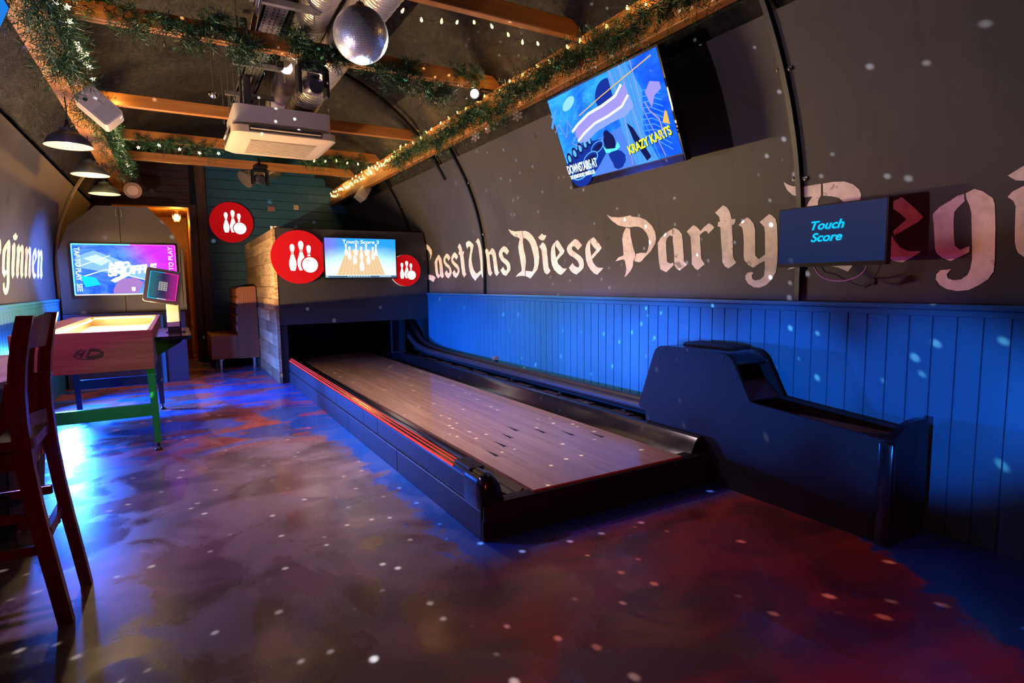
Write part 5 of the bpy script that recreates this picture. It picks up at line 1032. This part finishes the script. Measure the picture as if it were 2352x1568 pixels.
snow((2.43, 4.77, 2.52), .05, M['white'], 'bright white snowflake hanging at the lower end of the lush garland', .5)
snow((2.44, 4.55, 2.53), .038, flat('pink_flake', (.45, .28, .22), .5), 'pinkish snowflake hanging between the two white ones', .9)
# ================================================================== LIGHT
def light(name, typ, loc, col, e, aim=None, **kw):
    l = bpy.data.lights.new(name, typ); l.energy = e; l.color = col
    for k, v in kw.items(): setattr(l, k, v)
    o = bpy.data.objects.new(name, l); COL.objects.link(o); o.location = loc
    if aim: o.rotation_euler = (V(aim)-V(loc)).to_track_quat('-Z', 'Y').to_euler()
    return o
WARM = (1, .66, .32)
for i, y in enumerate((5.43, 6.7, 7.96)):
    light('pendant_bulb_light', 'SPOT', (-.61, y, 2.28), (1, .7, .38), 75, (-.61, y, 0), spot_size=math.radians(124), spot_blend=.5, shadow_soft_size=.03)
# strips of light under the table rim: the far one throws over the near rim
def strip(x, y, z, L, w, aim, e, col=(1, .74, .42)):
    o = light('table_strip_light', 'AREA', (x, y, z), col, e, aim, shape='RECTANGLE', size=w, size_y=L)
    d = (V(aim)-V((x, y, z))).normalized(); u = V((0, 1, 0)); r = u.cross(-d).normalized()
    o.rotation_euler = Matrix((r, u, -d)).transposed().to_euler(); return o
strip(-.778, 5.95, .863, 1.9, .012, (2, 5.95, 1.5), 240, (1, .66, .3))
strip(-.222, 6.1, .863, 2.1, .012, (-3, 6.1, 1.5), 36)
light('table_bed_light', 'AREA', (-.5, 6.25, .852), (1, .8, .52), 7, (-.5, 6.25, 0), shape='RECTANGLE', size=.5, size_y=2.3)
# glow of the next game table, left of the picture, and the wash lamps beside it
light('next_table_light', 'SPOT', (-1.0, 2.9, 1.05), (1, .72, .9), 140, (-1.0+.27*.96, 2.9+.27*.27, 2.05), spot_size=math.radians(150), spot_blend=.03, shadow_soft_size=.03)
for yy, e in ((.6, 16), (1.3, 34), (2.1, 55), (2.95, 68), (3.8, 64), (4.7, 58), (5.6, 58), (6.5, 60), (7.3, 56)):
    light('blue_wash_light', 'SPOT', (-.95, 1.2, .66), (.012, .2, 1), e*16, (3.04, yy, .62), spot_size=math.radians(15), spot_blend=.75, shadow_soft_size=.05)
light('blue_floor_light', 'SPOT', (-.5, 6.75, .58), (.02, .16, 1), 190, (1.17, 6.9, .05), spot_size=math.radians(95), spot_blend=.8, shadow_soft_size=.05)
light('lilac_wall_light', 'SPOT', (1.15, 8.9, 2.62), (.72, .6, 1), 150, (3.0, 6.0, 1.6), spot_size=math.radians(34), spot_blend=.9, shadow_soft_size=.05)
light('blue_wall_fill', 'SPOT', (.4, 6.2, 2.5), (.02, .16, 1), 4200, (-1.22, 8.0, 1.4), spot_size=math.radians(26), spot_blend=.9, shadow_soft_size=.05)  # added lamp for the blue patch on the left wall, no fixture hangs here
light('blue_floor_light', 'AREA', (-1.0, 7.1, .5), (.02, .14, 1), 330, (.4, 6.4, 0), shape='DISK', size=.25)
light('violet_wash_light', 'SPOT', (-.9, 3.9, 2.5), (.5, .24, 1), 215, (.2, 4.4, 0), spot_size=math.radians(118), spot_blend=.7, shadow_soft_size=.06)
light('lilac_lane_fill', 'SPOT', (.97, 4.46, 2.58), (1, .72, .78), 430, (1.9, 4.4, .2), spot_size=math.radians(100), spot_blend=.8, shadow_soft_size=.05)  # added to brighten the lane; the moving head here is unlit
# party lights behind the camera
light('red_party_light', 'SPOT', (.5, -.9, 2.7), (1, .06, .04), 130, (1.9, 1.5, 0), spot_size=math.radians(54), spot_blend=.8, shadow_soft_size=.05)
light('red_party_light', 'SPOT', (.9, .0, 1.7), (1, .08, .07), 60, (-.5, 3.6, .7), spot_size=math.radians(40), spot_blend=.6, shadow_soft_size=.04)
light('red_party_light', 'SPOT', (.8, -.6, 1.7), (1, .05, .12), 75, (3.05, 1.5, 1.4), spot_size=math.radians(20), spot_blend=.8, shadow_soft_size=.05)
light('green_party_light', 'SPOT', (.7, .8, 1.0), (.05, 1, .12), 75, (-.25, 4.95, .42), spot_size=math.radians(13), spot_blend=.5, shadow_soft_size=.03)
# glow of the fairy lights on the timber
for y in (2.6, 4.2, 5.8): light('fairy_glow', 'POINT', (2.3, y, 2.86), (1, .5, .14), 3.0, shadow_soft_size=.05)
for y in (7.2, 8.4, 9.6): light('fairy_glow', 'POINT', (2.36, y, 2.84), (1, .55, .14), 2.6, shadow_soft_size=.05)
for y in (4.2, 6.4, 8.2): light('fairy_glow', 'POINT', (-.36, y, 2.86), (1, .58, .2), 2.4, shadow_soft_size=.05)
light('doorway_lamp_light', 'POINT', (.1, 10.94, 2.25), (1, .45, .08), 22, shadow_soft_size=.04)
light('pin_spot_light', 'SPOT', (2.235, 4.405, 2.762), (.85, .93, 1), 420, (.951, 3.2, 2.56), spot_size=math.radians(14), spot_blend=.3, shadow_soft_size=.02)
# beams thrown about by the glitter ball
o = light('glitter_ball_sparkle', 'POINT', (.951, 3.2, 2.375), (.86, .92, 1), 950, shadow_soft_size=.006)
l = o.data; l.use_nodes = True; nt = l.node_tree; em = nt.nodes['Emission']
tc = nt.nodes.new('ShaderNodeTexCoord'); vo = nt.nodes.new('ShaderNodeTexVoronoi'); vo.inputs['Scale'].default_value = 23
nt.links.new(tc.outputs['Normal'], vo.inputs['Vector'])
mr = nt.nodes.new('ShaderNodeMapRange'); mr.interpolation_type = 'SMOOTHSTEP'
mr.inputs[1].default_value = .15; mr.inputs[2].default_value = .07; mr.inputs[3].default_value = 0; mr.inputs[4].default_value = 1
nt.links.new(vo.outputs['Distance'], mr.inputs[0]); nt.links.new(mr.outputs[0], em.inputs['Strength'])
w = bpy.data.worlds.new('World'); SC.world = w; w.use_nodes = True
w.node_tree.nodes['Background'].inputs[0].default_value = (.5, .4, .45, 1); w.node_tree.nodes['Background'].inputs[1].default_value = .004

# ================================================================== CAMERA
cam = bpy.data.cameras.new('Camera'); co_ = bpy.data.objects.new('Camera', cam); COL.objects.link(co_)
cam.sensor_width = 36; cam.lens = 1319.3*36/2352; cam.clip_start = .05
yaw, pit, rol = .52794, .101626, -.013565
cy_, sy_, cp_, sp_ = math.cos(yaw), math.sin(yaw), math.cos(pit), math.sin(pit)
F_ = V((sy_*cp_, cy_*cp_, -sp_)); r_ = V((cy_, -sy_, 0)); u_ = r_.cross(F_)
r2 = r_*math.cos(rol)+u_*math.sin(rol); u2 = -r_*math.sin(rol)+u_*math.cos(rol)
m4 = Matrix((r2, u2, -F_)).transposed().to_4x4(); m4.translation = (0, 0, 1.2); co_.matrix_world = m4
SC.camera = co_
vs_ = SC.view_settings; vs_.view_transform = 'Standard'; vs_.look = 'None'; vs_.exposure = 0; vs_.gamma = 1; vs_.use_curve_mapping = False
SC.cycles.use_denoising = True; SC.cycles.max_bounces = 5; SC.cycles.diffuse_bounces = 3; SC.cycles.use_adaptive_sampling = True; SC.cycles.adaptive_threshold = .06; SC.cycles.adaptive_min_samples = 16; SC.cycles.sample_clamp_indirect = 4; SC.cycles.caustics_reflective = False; SC.cycles.caustics_refractive = False
